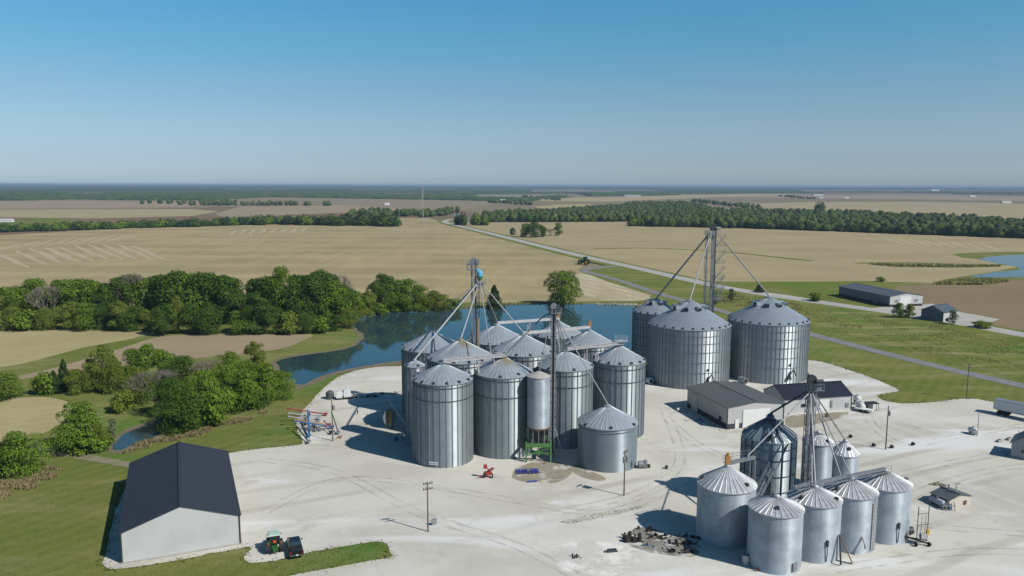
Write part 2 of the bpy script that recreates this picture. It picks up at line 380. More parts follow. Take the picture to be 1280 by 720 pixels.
def ribbon(name,mat,pts,w,z,kind='structure',n=8):
    ZK[0]+=1; z=.0015*(ZK[0]-40)
    v=spline([p if isinstance(p,Vector) else P(*p) for p in pts],False,n); m=MB(); L=[];Rr=[]
    for i,p in enumerate(v):
        d=(v[min(i+1,len(v)-1)]-v[max(i-1,0)]).normalized(); t=Vector((-d.y,d.x,0))
        L.append((p.x+t.x*w/2,p.y+t.y*w/2,z)); Rr.append((p.x-t.x*w/2,p.y-t.y*w/2,z))
    k=len(v); m.add(L+Rr,[(i,k+i,k+i+1,i+1) for i in range(k-1)]); o=m.build(name,mat); o['kind']=kind; return o
def inpoly(x,y,pl):
    c=False; j=len(pl)-1
    for i in range(len(pl)):
        a,b=pl[i],pl[j]
        if (a.y>y)!=(b.y>y) and x<(b.x-a.x)*(y-a.y)/(b.y-a.y)+a.x: c=not c
        j=i
    return c
# ------------------------------------------------------------------ the land
g=MB(); g.lathe([(28000,-.6)],96,cap=False); g.f=[tuple(range(96))]; g.mi=[0]
o=g.build('ground','land'); o['kind']='structure'
XL,XR,YB=Vector((-420,-60,0)),Vector((420,-60,0)),0
sheet('grass_ground','grass',[XL,P(-330,430),P(-300,372),P(0,372),P(100,374),P(420,372),P(640,378),P(728,337),P(770,329),P(880,345),P(1010,345),P(1110,352),P(1290,346),P(1500,352),P(1500,470),XR],-.12,smooth=0)
# fields
sheet('stubble_field','stubble',[(-420,306),(-200,302),(0,294),(150,285.5),(330,279),(490,272.5),(535,272),(553,277.5),(600,291),(655,303),(735,326.5),(722,338),(760,352),(815,369),(798,376),(700,376.5),(640,378),(560,378),(420,380),(200,392),(0,395),(-420,410)],-.09,smooth=0)
sheet('stubble_field_east','stubble2',[(556,277),(640,278),(790,277),(870,283),(1000,286),(1280,298),(1600,315),(1600,336),(1290,332),(1180,354),(1080,351),(1000,352),(940,352),(880,352),(810,336),(740,321.5),(680,308),(640,298),(600,288),(568,281)],-.09,smooth=0)
def rows(name,segs,w):
    ZK[0]+=1; z=.0015*(ZK[0]-40); m=MB(); r=random.Random(len(segs))
    for a,b in segs:
        p,q=P(*a),P(*b); d=(q-p).normalized(); t=Vector((-d.y,d.x,0))*w*.5*r.uniform(.7,1.2); n=8; vs=[]
        for k in range(n+1):
            c=p.lerp(q,k/n); e=(math.sin(PI*k/n))**.4+.05; j=t.normalized()*r.uniform(-1,1)*w*.25
            vs+=[c+t*e+j,c-t*e+j]
        m.add([(v.x,v.y,z) for v in vs],[(2*k+1,2*k+3,2*k+2,2*k) for k in range(n)])
    o=m.build(name,'row'); o['kind']='structure'; return o
rows('mown_rows_down',[((x,y),(x+44,y+19)) for x,y in ((-6,316),(16,312),(36,310),(56,309),(74,308),(92,306),(110,305),(128,305),(146,305),(164,306))],4.5)
rows('mown_rows_up',[((x,y),(x+34,y-10)) for x,y in ((-8,314.5),(16,310.8),(36,308.8),(56,307.8),(74,306.8),(92,304.8),(110,303.8),(130,302.8))],4.)
rows('mown_rows_cross',[((x,y),(x+7,y-6.5)) for x,y in ((288,293.5),(300,293),(312,292.5),(325,292),(338,291.5),(351,291),(364,290.5),(377,290))],4.)
rows('mown_rows_bend',[((x,y),(x+34,y-7)) for x,y in ((458,289),(470,289.5),(482,289.8),(494,290),(506,290),(518,290))],4.)
rows('mown_rows_east',[((x,y),(x+26,y+9)) for x,y in ((1106,297),(1122,298),(1138,299),(1154,300),(1170,301),(1188,302),(1206,303),(1224,304))],4.)
sheet('shore_rows','swathb',[(690,350),(728,342),(765,354),(812,370),(792,376),(740,372)],-.06,smooth=3)
sheet('brown_field','brownfield',[(1108,359),(1190,352.5),(1290,347),(1600,356),(1600,448),(1280,413),(1225,405),(1195,390),(1150,380)],-.06,smooth=0)
sheet('strip_field','strip',[(-200,409),(-20,409),(60,409),(150,410),(192,412),(165,423),(110,433),(60,446),(0,459),(-200,480)],-.06,smooth=3)
sheet('strip_field_lower','strip2',[(-100,487),(0,474),(70,459),(150,436),(190,423),(240,418),(330,417),(388,418),(382,424),(345,437),(250,447),(150,458),(60,469),(0,477)],-.06,smooth=3)
sheet('strip_field_corner','strip',[(-150,512),(-20,500),(50,496),(78,500),(92,508),(75,530),(40,547),(0,556),(-150,580)],-.06,smooth=3)
# grassy contour lines in the east field and its verges
ribbon('contour_grass','lime',[(742,311),(800,310),(860,312),(920,316),(985,323),(1015,326)],7.,-.05)
ribbon('contour_grass_east','grass2',[(1070,329),(1130,328.5),(1200,330),(1260,331)],9.,-.05)
sheet('east_verge','lime',[(930,353),(1000,352),(1060,354),(1120,357),(1110,363),(1060,372),(1020,374),(975,362)],-.05,smooth=2)
sheet('east_bank','grass2',[(1170,352),(1200,346),(1240,340),(1290,332),(1400,334),(1400,352),(1290,349.5),(1230,352)],-.06,smooth=2)
sheet('east_bank_north','grass2',[(1190,318),(1230,315.5),(1290,315),(1450,316),(1450,324),(1250,326)],-.06,smooth=2)
# green field and track behind the hedge, far fields
sheet('green_meadow','lime',[(-200,284),(-50,280),(0,277),(45,272),(60,270),(75,273),(110,277),(90,281),(0,287),(-200,296)],-.3,smooth=2)
for nm,mt,pl in (('far_field_north','stubble2',[(-160,263),(0,262),(240,261),(275,264),(240,270),(110,273),(0,271.5),(-160,278)]),
                 ('far_field_brown','tanfield',[(300,258),(420,256),(500,260),(505,263),(400,267),(280,272),(268,267)]),
                 ('far_field_mid','tanfield',[(-160,252),(90,251),(200,252),(260,253),(240,259),(0,261),(-160,261)]),
                 ('far_field_belt','strip',[(668,258),(700,255.5),(735,255),(745,256.5),(715,259),(675,261)]),
                 ('far_field_east','tanfield',[(850,246),(960,243),(1290,246),(1500,249),(1500,254),(1200,250),(1000,247.5)]),
                 ('far_field_pale','stubble2',[(905,256),(1000,252.5),(1150,252),(1300,255),(1500,258),(1500,280),(1280,276),(1180,271),(1050,266),(950,265)]),
                 ('far_field_strip','strip',[(655,247),(760,246.5),(900,243),(1000,241),(1010,242),(880,247),(760,252),(660,251)])):
    sheet(nm,mt,pl,-.3,smooth=0)
ribbon('farm_track','dirt',[(20,557),(60,564),(100,570),(140,577),(175,583)],2.6,0)
sheet('green_seep','lime',[(235,552),(262,540),(296,534),(308,540),(296,556),(262,560)],-.05,smooth=3,jit=1.5)
sheet('green_creek_bank','lime',[(150,536),(160,522),(185,508),(200,508),(195,520),(172,534)],-.07,smooth=3,jit=1.)
sheet('green_yard_edge','lime',[(1100,494),(1140,492),(1205,488),(1208,493),(1170,499),(1130,501)],-.05,smooth=3,jit=1.)
sheet('green_bin_edge','lime',[(1006,438),(1040,444),(1052,452),(1030,451),(1004,448)],-.05,smooth=3,jit=1.)
sheet('rough_meadow','rough',[(985,383),(1070,391),(1180,408),(1290,426),(1400,446),(1400,504),(1290,476),(1210,459),(1130,437),(1060,418),(1000,402)],0,jit=1.5)
# water
POND=[(437,402),(452,396),(480,391),(560,387.5),(640,380.8),(700,380),(760,380.3),(790,382.5),(806,391),(812,410),(806,426),(770,440),(690,445),(600,449),(530,450),(490,452),(440,460),(402,470),(378,481),(364,476),(352,464),(345,455),(352,449),(390,442.5),(432,436),(451,427),(455,419),(446,411)]
BANK=[(430,402),(446,394.5),(480,389.5),(560,385.8),(640,379.3),(700,378.7),(765,378.8),(798,381),(818,390),(822,412),(814,430),(770,444),(690,449),(600,453),(530,455),(490,456),(440,464),(406,474),(380,486),(358,480),(345,466),(339,455),(348,447.5),(390,440.5),(430,434),(446,426),(449,419),(440,412)]
sheet('pond_bank','mud',BANK,-.075,jit=2.2); sheet('pond_water','water',POND,-.035,jit=.8)
CREEK=[(141,560),(148,549),(160,540),(180,534),(197,531),(205,527),(214,522),(220,526),(204,540),(186,549),(166,556),(152,562)]
sheet('creek_mud','mud',[(135,563),(143,547),(158,536),(180,529),(196,520),(205,512),(225,512),(226,528),(208,544),(188,553),(166,561),(150,566)],-.08,jit=.6); sheet('creek_water','water',CREEK,-.045,jit=.3)
sheet('east_pond_water','water',[(1226,323),(1260,319),(1300,318),(1480,318),(1480,352),(1290,347),(1240,347),(1212,345.5),(1240,341),(1275,336.5),(1262,331.5),(1240,328)],-.03,smooth=3,jit=3)
sheet('east_pond_inlet','water',[(1090,330.2),(1150,329.6),(1225,330.6),(1240,331.6),(1180,331.4)],-.03,smooth=2)
# roads
ribbon('main_road_verge','grass2',[(1500,452),(1290,421.5),(1180,401.5),(1060,384),(980,372.5),(930,364.5),(880,355),(790,334.5),(740,323.5),(690,311.5),(640,299),(590,286.5),(563,280),(556,277),(562,274.3),(580,273),(605,272)],21.,-.045)
ribbon('main_road','roadpale',[(1500,450),(1290,420),(1180,400),(1060,382.6),(980,371.4),(930,363.4),(880,354),(790,333.6),(740,322.8),(690,310.9),(640,298.5),(590,286.2),(563,279.8),(556,277),(562,274.5),(580,273),(605,272)],9.6,-.02)
ribbon('side_road','roadgrey',[(1500,537),(1290,485),(1200,464.5),(1100,440),(1005,415.5),(940,399),(885,384),(821,366.2),(779,352),(750,344),(733,339.5),(732,337.3),(745,335.2),(770,332.2)],5.4,-.018)
ribbon('frontage_drive','pad',[(908,359.5),(940,364),(980,369.4),(1010,374.2)],5.,-.022)
sheet('farm_pad','pad',[(1078,386),(1112,383),(1150,381),(1165,379.5),(1200,390),(1250,399),(1240,402.5),(1205,402),(1150,399),(1120,393)],-.03,smooth=0)
# the yard
LOT=[(283,567),(330,560),(374,556),(377,551),(372,540),(371,528),(380,512),(398,492),(412,478),(432,467),(460,460),(500,457.5),(580,462),(700,474),(800,474),(905,466),(1000,451),(1030,453),(1063,463),(1100,476),(1124,487.5),(1112,491),(1098,494),(1104,500),(1130,504),(1170,502),(1208,498),(1240,502),(1290,515),(1500,570),Vector((300,30,0)),Vector((200,-40,0)),Vector((-40,-40,0)),P(200,960),P(320,740),P(352,722),P(420,709),P(470,700),P(487,697),P(487,690),P(478,677),P(440,681),P(390,690),P(345,700),P(312,703),P(306,696),P(312,683),P(240,697),P(150,711),P(130,706),P(132,690),P(160,602),P(200,585)]
sheet('gravel_yard','gravel',LOT,0.,smooth=3,jit=.35)
sheet('crushed_stone_pile','lightgravel',[(692,690),(705,681),(735,677),(775,680),(800,688),(806,700),(780,716),(735,722),(703,712)],.02,smooth=3,jit=.8)
sheet('scrap_ground','ash',[(781,668),(800,659),(830,662),(862,672),(876,682),(868,694),(835,694),(800,686),(784,678)],.024,smooth=3,jit=.9)
sheet('grain_dust','sand',[(640,594),(648,584),(672,577),(700,579),(714,588),(708,598),(688,604),(660,603),(646,600)],.02,smooth=3,jit=.6)
sheet('grain_dust_streak','sand',[(718,580),(735,588),(758,597),(748,601),(726,595),(712,586)],.016,smooth=3,jit=.5)
sheet('shed_dirt','sand',[(985,521),(1010,517.5),(1060,515),(1050,522),(1010,532),(985,534)],.016,smooth=3,jit=.5)
def tracks(name,lines,gap=1.9,w=.5):
    ZK[0]+=1; z=.0015*(ZK[0]-40); m=MB()
    for k_,ln in enumerate(lines):
        v=spline([P(*p) for p in ln],False,10)
        for s_ in (-1,1):
            vs=[]
            for i,p in enumerate(v):
                d=(v[min(i+1,len(v)-1)]-v[max(i-1,0)]).normalized(); t=Vector((-d.y,d.x,0)); c=p+t*s_*gap/2
                vs+=[(c.x+t.x*w/2,c.y+t.y*w/2,z+.0006*k_+.0003*(s_>0)),(c.x-t.x*w/2,c.y-t.y*w/2,z+.0006*k_+.0003*(s_>0))]
            m.add(vs,[(2*i,2*i+1,2*i+3,2*i+2) for i in range(len(v)-1)])
    o=m.build(name,'track'); o['kind']='structure'; return o
tracks('tyre_tracks',[[(330,640),(420,600),(520,605),(640,625),(760,640),(860,600)],[(1290,560),(1180,580),(1090,596),(960,585),(880,560),(830,520)],[(1290,668),(1220,663),(1150,655),(1120,640),(1150,615),(1230,590),(1300,580)],
 [(330,575),(420,590),(520,640),(640,680),(720,720)],[(700,640),(800,615),(850,575),(830,510)],[(1290,530),(1200,545),(1130,555),(1090,530),(1080,505)],[(1290,690),(1200,690),(1120,700),(1040,712)]])
# ------------------------------------------------------------------ vegetation
rnd=random.Random(7)
def leaf_quad(m,c,nrm,s,asp=.7):
    t=nrm.cross(Vector((rnd.uniform(-1,1),rnd.uniform(-1,1),rnd.uniform(-1,1)))); 
    if t.length<1e-3: return
    t.normalize(); u=nrm.cross(t); a=s*rnd.uniform(.45,1.7); b=a*asp
    m.add([c+t*a*.5,c+u*b*.5+nrm*a*.12,c-t*a*.5,c-u*b*.5+nrm*a*.1],[(0,1,2,3)])
def crown(h,w,n,leaf,lobes,bottom=.12,top_pow=1.,lean=0.):
    # leaf clumps spread over uneven lobes with gaps between them
    m=MB(); L=[]
    for i in range(lobes):
        z=bottom+(1-bottom)*((i+rnd.random())/lobes)
        t=(z-bottom)/(1-bottom); prof=math.sin(PI*min(1,max(.0,.16+.80*t)))**top_pow
        a=rnd.uniform(0,2*PI)+i*2.4; rr=w*.5*prof*rnd.uniform(.35,.78)
        s=w*rnd.uniform(.15,.26)*(.6+.5*prof)
        L.append((Vector((rr*math.cos(a),rr*math.sin(a),min(h-s*.7,h*z))),s,s*rnd.uniform(.65,.95)))
    L.append((Vector((0,0,h*.62)),w*.24,h*.24)); L.append((Vector((w*.04,0,h-w*.15)),w*.15,w*.16))
    tot=sum(s*s for _,s,_ in L)
    for c,s,sz in L:
        for k in range(int(n*s*s/tot)):
            d=Vector((rnd.gauss(0,1),rnd.gauss(0,1),rnd.gauss(0,1))).normalized()
            if d.z<-.55: d.z*=-.6; d.normalize()
            r=rnd.uniform(.62,1.04)**.7*(1+.22*mnoise.noise(d*2.3+c))
            p=c+Vector((d.x*s*r,d.y*s*r,d.z*sz*r))
            nn=(d*1.1+Vector((rnd.uniform(-1,1),rnd.uniform(-1,1),rnd.uniform(-.2,1.2)))*.8).normalized()
            leaf_quad(m,p,nn,leaf)
    return m
def conifer(h,w,n,leaf):
    m=MB()
    for k in range(n):
        t=rnd.random()**1.4; a=rnd.uniform(0,2*PI); r=w*.5*(1-t)**.8*rnd.uniform(.55,1.08)*(1+.25*math.sin(a*3+t*19))+.1
        d=Vector((math.cos(a),math.sin(a),.35)); p=Vector((r*math.cos(a),r*math.sin(a),h*(.04+.96*t)))
        leaf_quad(m,p,(d+Vector((rnd.uniform(-1,1),rnd.uniform(-1,1),rnd.uniform(-.3,.8)))*.7).normalized(),leaf)
    return m
def trunk(h,r,w,limbs=5,split=.25):
    m=MB(); m.tube((0,0,-.3),(.04*w,0,h*.45),r,r*.6,7); m.tube((.04*w,0,h*.45),(0,.03*w,h*.8),r*.6,r*.18,6)
    for i in range(limbs):
        a=i*2.4+rnd.random(); z=h*(split+.08*i); m.tube((.02*w,0,z),(w*.32*math.cos(a),w*.32*math.sin(a),z+h*.25),r*.42,r*.1,5)
    return m
def bare(h,w):
    m=MB(); 
    def br(p,d,l,r,k):
        q=p+d*l; m.tube(p,q,r,r*.6,4,False)
        if k: 
            for _ in range(4): br(q,(d+Vector((rnd.uniform(-1,1),rnd.uniform(-1,1),rnd.uniform(-.1,.9)))*.75).normalized(),l*.72,r*.55,k-1)
    for i in range(3): br(Vector((0,0,0)),Vector((rnd.uniform(-.4,.4),rnd.uniform(-.4,.4),1)).normalized(),h*.36,.17,4)
    return m
PROTO={}
def crownlet(m,x,y,h,w,n,leaf):
    for k in range(n):
        d=Vector((rnd.gauss(0,1),rnd.gauss(0,1),rnd.gauss(0,1)*.9)).normalized()
        r=rnd.uniform(.8,1.03); p=Vector((x+d.x*w*.5*r,y+d.y*w*.5*r,max(.3,h*.46+d.z*h*.54*r)))
        leaf_quad(m,p,(d+Vector((rnd.uniform(-1,1),rnd.uniform(-1,1),rnd.uniform(0,1)))*.34).normalized(),leaf)
def proto(key,crown_mb,leafm,trunk_mb,bark='bark'):
    cm=crown_mb.build('crown',leafm); tm=trunk_mb.build('trunk',bark) if trunk_mb else None
    PROTO[key]=(cm.data,tm.data if tm else None,leafm)
    for q in (cm,tm):
        if q: bpy.data.objects.remove(q)
for i,(lm,lobes) in enumerate((('leafdark',17),('leafdark',22),('leafmid',18),('leafmid',24),('leafolive',16))):
    proto('broad%d'%i,crown(10,8.6,8200,.30,lobes,.05,.8),lm,trunk(10,.28,8.6))
for i,lm in enumerate(('leafmid','leafolive','leafdark')):
    proto('willow%d'%i,crown(8,9.2,7600,.28,20,.02,.7),lm,trunk(8,.25,9,6,.1))
for i in range(2): proto('cedar%d'%i,conifer(9,4.6,2200,.42),'leafcedar',trunk(9,.16,2,0))
proto('young',crown(5,4.2,1300,.32,12,.08),'leafpale',trunk(5,.11,4))
proto('shrub',crown(3,4.4,1300,.32,11,0,.6),'leafmid',trunk(3,.1,3,4,.05))
proto('shrubo',crown(3,4.4,1300,.32,11,0,.6),'leafolive',trunk(3,.1,3,4,.05))
proto('bare',bare(9,6),'leafdry',None)
for i,lm in enumerate(('leafdark','leafmid','leafdark','leafcedar')):
    fm=MB(); fm.lathe([(1.2,.3),(2.2,2.),(2.6,4.5),(2.1,7.),(.8,8.8)],9); crownlet(fm,0,0,12,9.0,210,1.5)
    for q in range(6): a=q*1.05+rnd.random(); crownlet(fm,2.9*math.cos(a),2.9*math.sin(a),rnd.uniform(6,10.5),rnd.uniform(5.5,7.5),85,1.35)
    proto('far%d'%i,fm,lm,trunk(12,.3,9,3))
NAMEK={'broad':'broadleaf_tree','willow':'bushy_tree','cedar':'cedar_tree','young':'young_tree','shrub':'shrub','bare':'bare_tree','far':'broadleaf_tree'}
HW={'broad':(10,8.6),'willow':(8,9.2),'cedar':(9,4.6),'young':(5,4.2),'shrub':(3,4.4),'bare':(9,6),'far':(12,11)}
def plant(key,loc,h,label,group=None,wk=1.,parts=True,cat=None):
    k=''.join(c for c in key if c.isalpha()); k='shrub' if k=='shrubo' else k
    cm,tm,_=PROTO[key]; s=h/HW[k][0]; sw=s*wk; nm=NAMEK[k]; rz=rnd.uniform(0,6.28)
    if not parts or tm is None:
        o=bpy.data.objects.new(nm,cm); COL.objects.link(o); o.location=(loc[0],loc[1],-.1)
    else:
        o=bpy.data.objects.new(nm,None); COL.objects.link(o); o.location=(loc[0],loc[1],-.1)
        for n2,me in (('crown',cm),('trunk',tm)):
            c=bpy.data.objects.new(n2,me); COL.objects.link(c); c.parent=o
    o.scale=(sw,sw,s); o.rotation_euler=(0,0,rz)
    return tag(o,label,cat or ('shrub' if k=='shrub' else 'tree'),group)
ORD=['','first','second','third','fourth','fifth','sixth','seventh','eighth','ninth','tenth','eleventh','twelfth','thirteenth','fourteenth','fifteenth','sixteenth','seventeenth','eighteenth','nineteenth','twentieth']
ORD+=['twenty-'+w for w in ORD[1:10]]+['thirtieth']+['thirty-'+w for w in ORD[1:10]]
LOOK={'broad0':'dark green','broad1':'dense dark green','broad2':'mid green','broad3':'leafy mid green','broad4':'olive green','willow0':'bushy mid green','willow1':'bushy olive green','willow2':'bushy dark green','cedar0':'pointed dark cedar','cedar1':'pointed dark cedar','young':'pale young','shrub':'low green bushy','shrubo':'low olive bushy','bare':'bare grey leafless'}
def stand(rows,place,group):
    rows=sorted(rows,key=lambda r:r[0])
    for i,r in enumerate(rows):
        x,b,t,k=r[:4]; g=P(x,b); h=max(1.5,hz(t,g)*1.04); wpx=r[4] if len(r)>4 else None
        kk=''.join(c for c in k if c.isalpha()); kk='shrub' if kk=='shrubo' else kk
        nat=HW[kk][1]*h/HW[kk][0]; wk=1. if wpx is None else (wpx/F*dist(g))/nat
        word='bush' if kk=='shrub' else ('' if kk=='cedar' else 'tree')
        plant(k,g,h,' '.join(('%s %s %s from left %s'%(LOOK[k],word,ORD[i+1],place)).split()),group,wk)
# clump between creek and pond
stand([(55,493,467,'shrub',26),(68,491,464,'cedar0',18),(81,488,450,'cedar1',17),(97,491,462,'willow1',30),(113,490,450,'broad4',26),(129,489,434,'broad4',34),(148,490,452,'willow1',36),(166,487,438,'broad3',30),(182,486,433,'broad2',36),(205,482,438,'broad2',34),(228,484,446,'willow2',40),(262,484,452,'bare',34),(287,474,441,'willow0',38),(320,462,428,'broad4',28),(310,480,452,'willow0',40)],'in back row of the creek clump','trees clumped between creek and pond')
stand([(152,513,488,'shrubo',34),(176,505,462,'willow1',34),(197,504,462,'bare',36),(212,520,474,'willow2',44),(232,537,482,'willow2',52),(256,530,466,'willow0',56),(218,541,500,'willow2',46),(283,508,458,'willow0',54),(305,514,464,'willow0',50),(330,509,456,'willow0',48),(352,498,464,'willow0',36),(271,530,488,'shrub',44)],'in front row of the creek clump','trees clumped between creek and pond')
for a in ((100,562,505,'willow0',58,'big rounded green tree alone left of the small creek pool'),(124,560,528,'willow1',30,'low olive tree tucked beside the big rounded creek tree'),(142,556,524,'young',14,'slim pointed sapling at the edge of the creek pool'),
          (112,566,546,'shrub',40,'low bush under the big rounded creek tree'),(27,592,541,'willow0',54,'bushy green tree at the left edge below the corner field'),(5,590,553,'willow1',40,'olive bush at the far left beside the bushy edge tree'),
          (8,499,468,'willow0',44,'round green tree at the left edge above the corner field'),(618,386,357,'cedar1',22,'pointed dark tree standing alone on the far pond bank'),(704,381,340,'willow0',54,'large single green tree on the far bank of the pond'),
          (914,376,361,'young',12,'scraggy little tree behind the tallest elevator leg'),(893,381,366,'young',12,'thin shrubby tree just left of the scraggy roadside tree'),(949,365,355,'cedar0',12,'dark round roadside bush above the right large bin'),
          (1019,376,366,'shrub',18,'low green bush beside the road left of the long shed'),(1124,397,379,'broad3',15,'darker of two small trees before the long grey shed'),(1136,397,380,'broad4',15,'yellowish of two small trees before the long grey shed'),
          (1190,405,388,'young',15,'small dark tree in front of the low blue shed'),(1222,409,401,'shrubo',26,'olive shrub right of the low blue shed'),(1100,352,346,'shrub',10,'round bush on the bank by the east inlet'),
          (657,296,279.5,'willow0',17,'bright left tree of the clump in the east field'),(668,296.5,278,'willow2',19,'dark middle tree of the clump in the east field'),(677,296,282,'willow2',13,'small dark right tree of the clump in the east field'),
          (641,294,285,'broad1',9,'little round tree left of the field clump'),(698,294.5,279,'broad2',13,'pale single tree right of the field clump'),(688,295,286,'bare',12,'bare shrub between clump and pale field tree'),
          (572,281,266,'far3',10,'narrow dark tree at the road bend'),(579,281.5,264,'far0',10,'tall dark tree beside the road bend'),(595,281.5,265,'far1',14,'green tree right of the road bend pair'),(606,281.5,268,'far1',12,'low leafy tree at right of the road bend'),
          (1098,664.5,654.5,'shrub',13,'small bright green bush between the two rear right old bins'),(1025,264,252,'far0',13,'lone round tree above the wood in the far east field')):
    x,b,t,k,w,l=a; g=P(x,b); h=hz(t,g)*1.03; kk=''.join(c for c in k if c.isalpha()); kk='shrub' if kk=='shrubo' else kk
    plant(k,g,h,l,None,(w/F*dist(g))/(HW[kk][1]*h/HW[kk][0]))
# tree line west of the pond
stand([(4,404,363,'broad4'),(18,404,360,'broad2'),(31,404,371,'broad4'),(48,402,350,'broad3'),(64,405,357,'bare',22),(80,403,351,'broad2'),(96,402,351,'broad2'),(110,402,352,'broad3'),(123,402,353,'broad2'),(136,404,356,'broad1'),(151,403,348,'broad0'),(161,402,345,'broad0'),(172,403,342,'bare',20),(186,403,350,'broad3'),(198,402,346,'broad1'),(206,402,347,'broad4'),(224,404,340,'broad0'),(238,404,344,'broad3'),(258,404,342,'broad0'),(264,403,343,'broad1'),(279,404,346,'broad1'),(294,404,348,'broad0'),(313,404,356,'cedar0',18),(326,404,350,'broad1'),(341,404,347,'broad0'),(354,405,336,'broad3',36),(371,404,346,'broad1'),(386,404,345,'broad0'),(401,403,341,'broad0'),(422,402,344,'bare',22),(414,404,352,'broad3'),(428,403,356,'broad1'),(441,402,366,'broad2')],'along the back of the west tree line','tree line west of the pond')
stand([(14,412,384,'willow1'),(38,412,389,'shrub',34),(60,412,386,'willow1'),(88,412,378,'broad4'),(110,412,380,'willow0'),(131,412,384,'willow2'),(149,413,377,'broad4'),(168,413,384,'willow2'),(186,414,388,'broad4'),(206,419,381,'broad1',30),(222,417,371,'broad4',18),(241,417,380,'broad1',30),(262,417,385,'willow2'),(300,417,389,'willow0'),(322,417,369,'broad1',40),(344,417,384,'broad0'),(358,417,391,'shrubo',34),(381,416,392,'willow2',28),(401,415,397,'shrub',30),(420,413,394,'willow2',28),(436,410,388,'willow1',24)],'along the front of the west tree line','tree line west of the pond')
stand([(447,402,375,'willow1',26),(459,397,365,'broad4',30),(470,393,356,'broad1',32),(482,390,344,'broad0',34),(495,389,351,'willow0',32),(510,388.5,350,'broad3',34),(525,388.5,357,'willow0',30),(540,388,364,'willow1',28),(554,387.8,369,'willow1',28),(567,387.3,374,'shrub',26),(476,392,376,'shrub',30),(502,389.5,374,'shrub',28),(531,388.5,374,'shrubo',28)],'on the far pond bank','trees on the far pond bank')
# hedgerow beyond the stubble
for i in range(62):
    t=i/61; x=-15+t*505+rnd.uniform(-3,3); b=290.5-9.5*min(1,t*1.45)+(2.2*max(0,t-.75)*4)+rnd.uniform(-.8,.2)
    g=P(x,b); plant('far%d'%rnd.randrange(4),g,rnd.uniform(8.5,11.5)+6.5*max(0,t-.3)/.7*rnd.uniform(.5,1.2),'dark green tree in the long hedgerow beyond the stubble field','hedgerow beyond the stubble field',rnd.uniform(1.2,1.7),False)
BELT=[P(*p) for p in [(602,277),(640,277.2),(700,277.3),(788,276.8),(791,283),(860,284),(960,286.5),(1060,290),(1280,298),(1460,306),(1460,290),(1280,281),(1180,275),(1100,271),(1000,267),(950,267.5),(890,265),(880,259),(850,256),(790,256),(752,262),(700,266),(640,268),(605,270)]]
front=[(602,277),(640,277.2),(700,277.3),(788,276.8),(793,283),(860,284),(960,286.5),(1060,290),(1300,299)]
pts=[]
for (x0,y0),(x1,y1) in zip(front,front[1:]):
    n=max(1,int((x1-x0)/9.6)) if x1-x0>6 else 1
    for k in range(n): pts.append((x0+(x1-x0)*k/n+rnd.uniform(-2,2),y0+(y1-y0)*k/n))
for x,y in pts:
    plant('far%d'%rnd.randrange(4),P(x,y-rnd.uniform(.1,.7)),rnd.uniform(8,14)*(1. if x>780 else .85),'leafy tree along the front edge of the wood beyond the east field','front edge of the wood',rnd.uniform(1.05,1.4),False)
# the mass of the wood behind its edge, and woods out to the horizon
def woodcrown(m,x,y,h,w,n,leaf):
    k=8; rr=[]
    for q,z in ((.30,.06),(.46,.28),(.48,.52),(.36,.76),(.14,.93)):
        rr.append([(x+w*q*rnd.uniform(.75,1.15)*math.cos(2*PI*i/k),y+w*q*rnd.uniform(.75,1.15)*math.sin(2*PI*i/k),h*z*rnd.uniform(.93,1.05)) for i in range(k)])
    m.rings(rr); crownlet(m,x,y,h,w,n,leaf)
m=MB()
x0,x1=min(p.x for p in BELT),max(p.x for p in BELT); y0,y1=min(p.y for p in BELT),max(p.y for p in BELT)
x=x0
while x<x1:
    y=y0
    while y<y1:
        a,b=x+rnd.uniform(-4,4),y+rnd.uniform(-4,4)
        if inpoly(a,b,BELT): woodcrown(m,a,b,rnd.uniform(6,14)+4*mnoise.noise(Vector((a*.006,b*.006,3))),rnd.uniform(8,15),32,1.8)
        y+=10.5 if y<1150 else 15
    x+=10.5
for a,b,n in (((475,271),(530,268),40),((530,272),(565,266),40),((440,270),(480,266),20),((225,256.5),(420,256.8),60),((180,255),(300,253.5),30),((1278,290),(1460,297),20),((862,252),(955,262),45),((980,246),(1015,249),25),((655,246),(700,251),30),((610,253),(660,256),30)):
    p,q=P(*a),P(*b)
    for k in range(n):
        c=p.lerp(q,rnd.random())+Vector((rnd.uniform(-15,15),rnd.uniform(-40,40),0)); woodcrown(m,c.x,c.y,rnd.uniform(8,14),rnd.uniform(9,15),32,1.8)
o=m.build('wood','woods'); o['kind']='stuff'
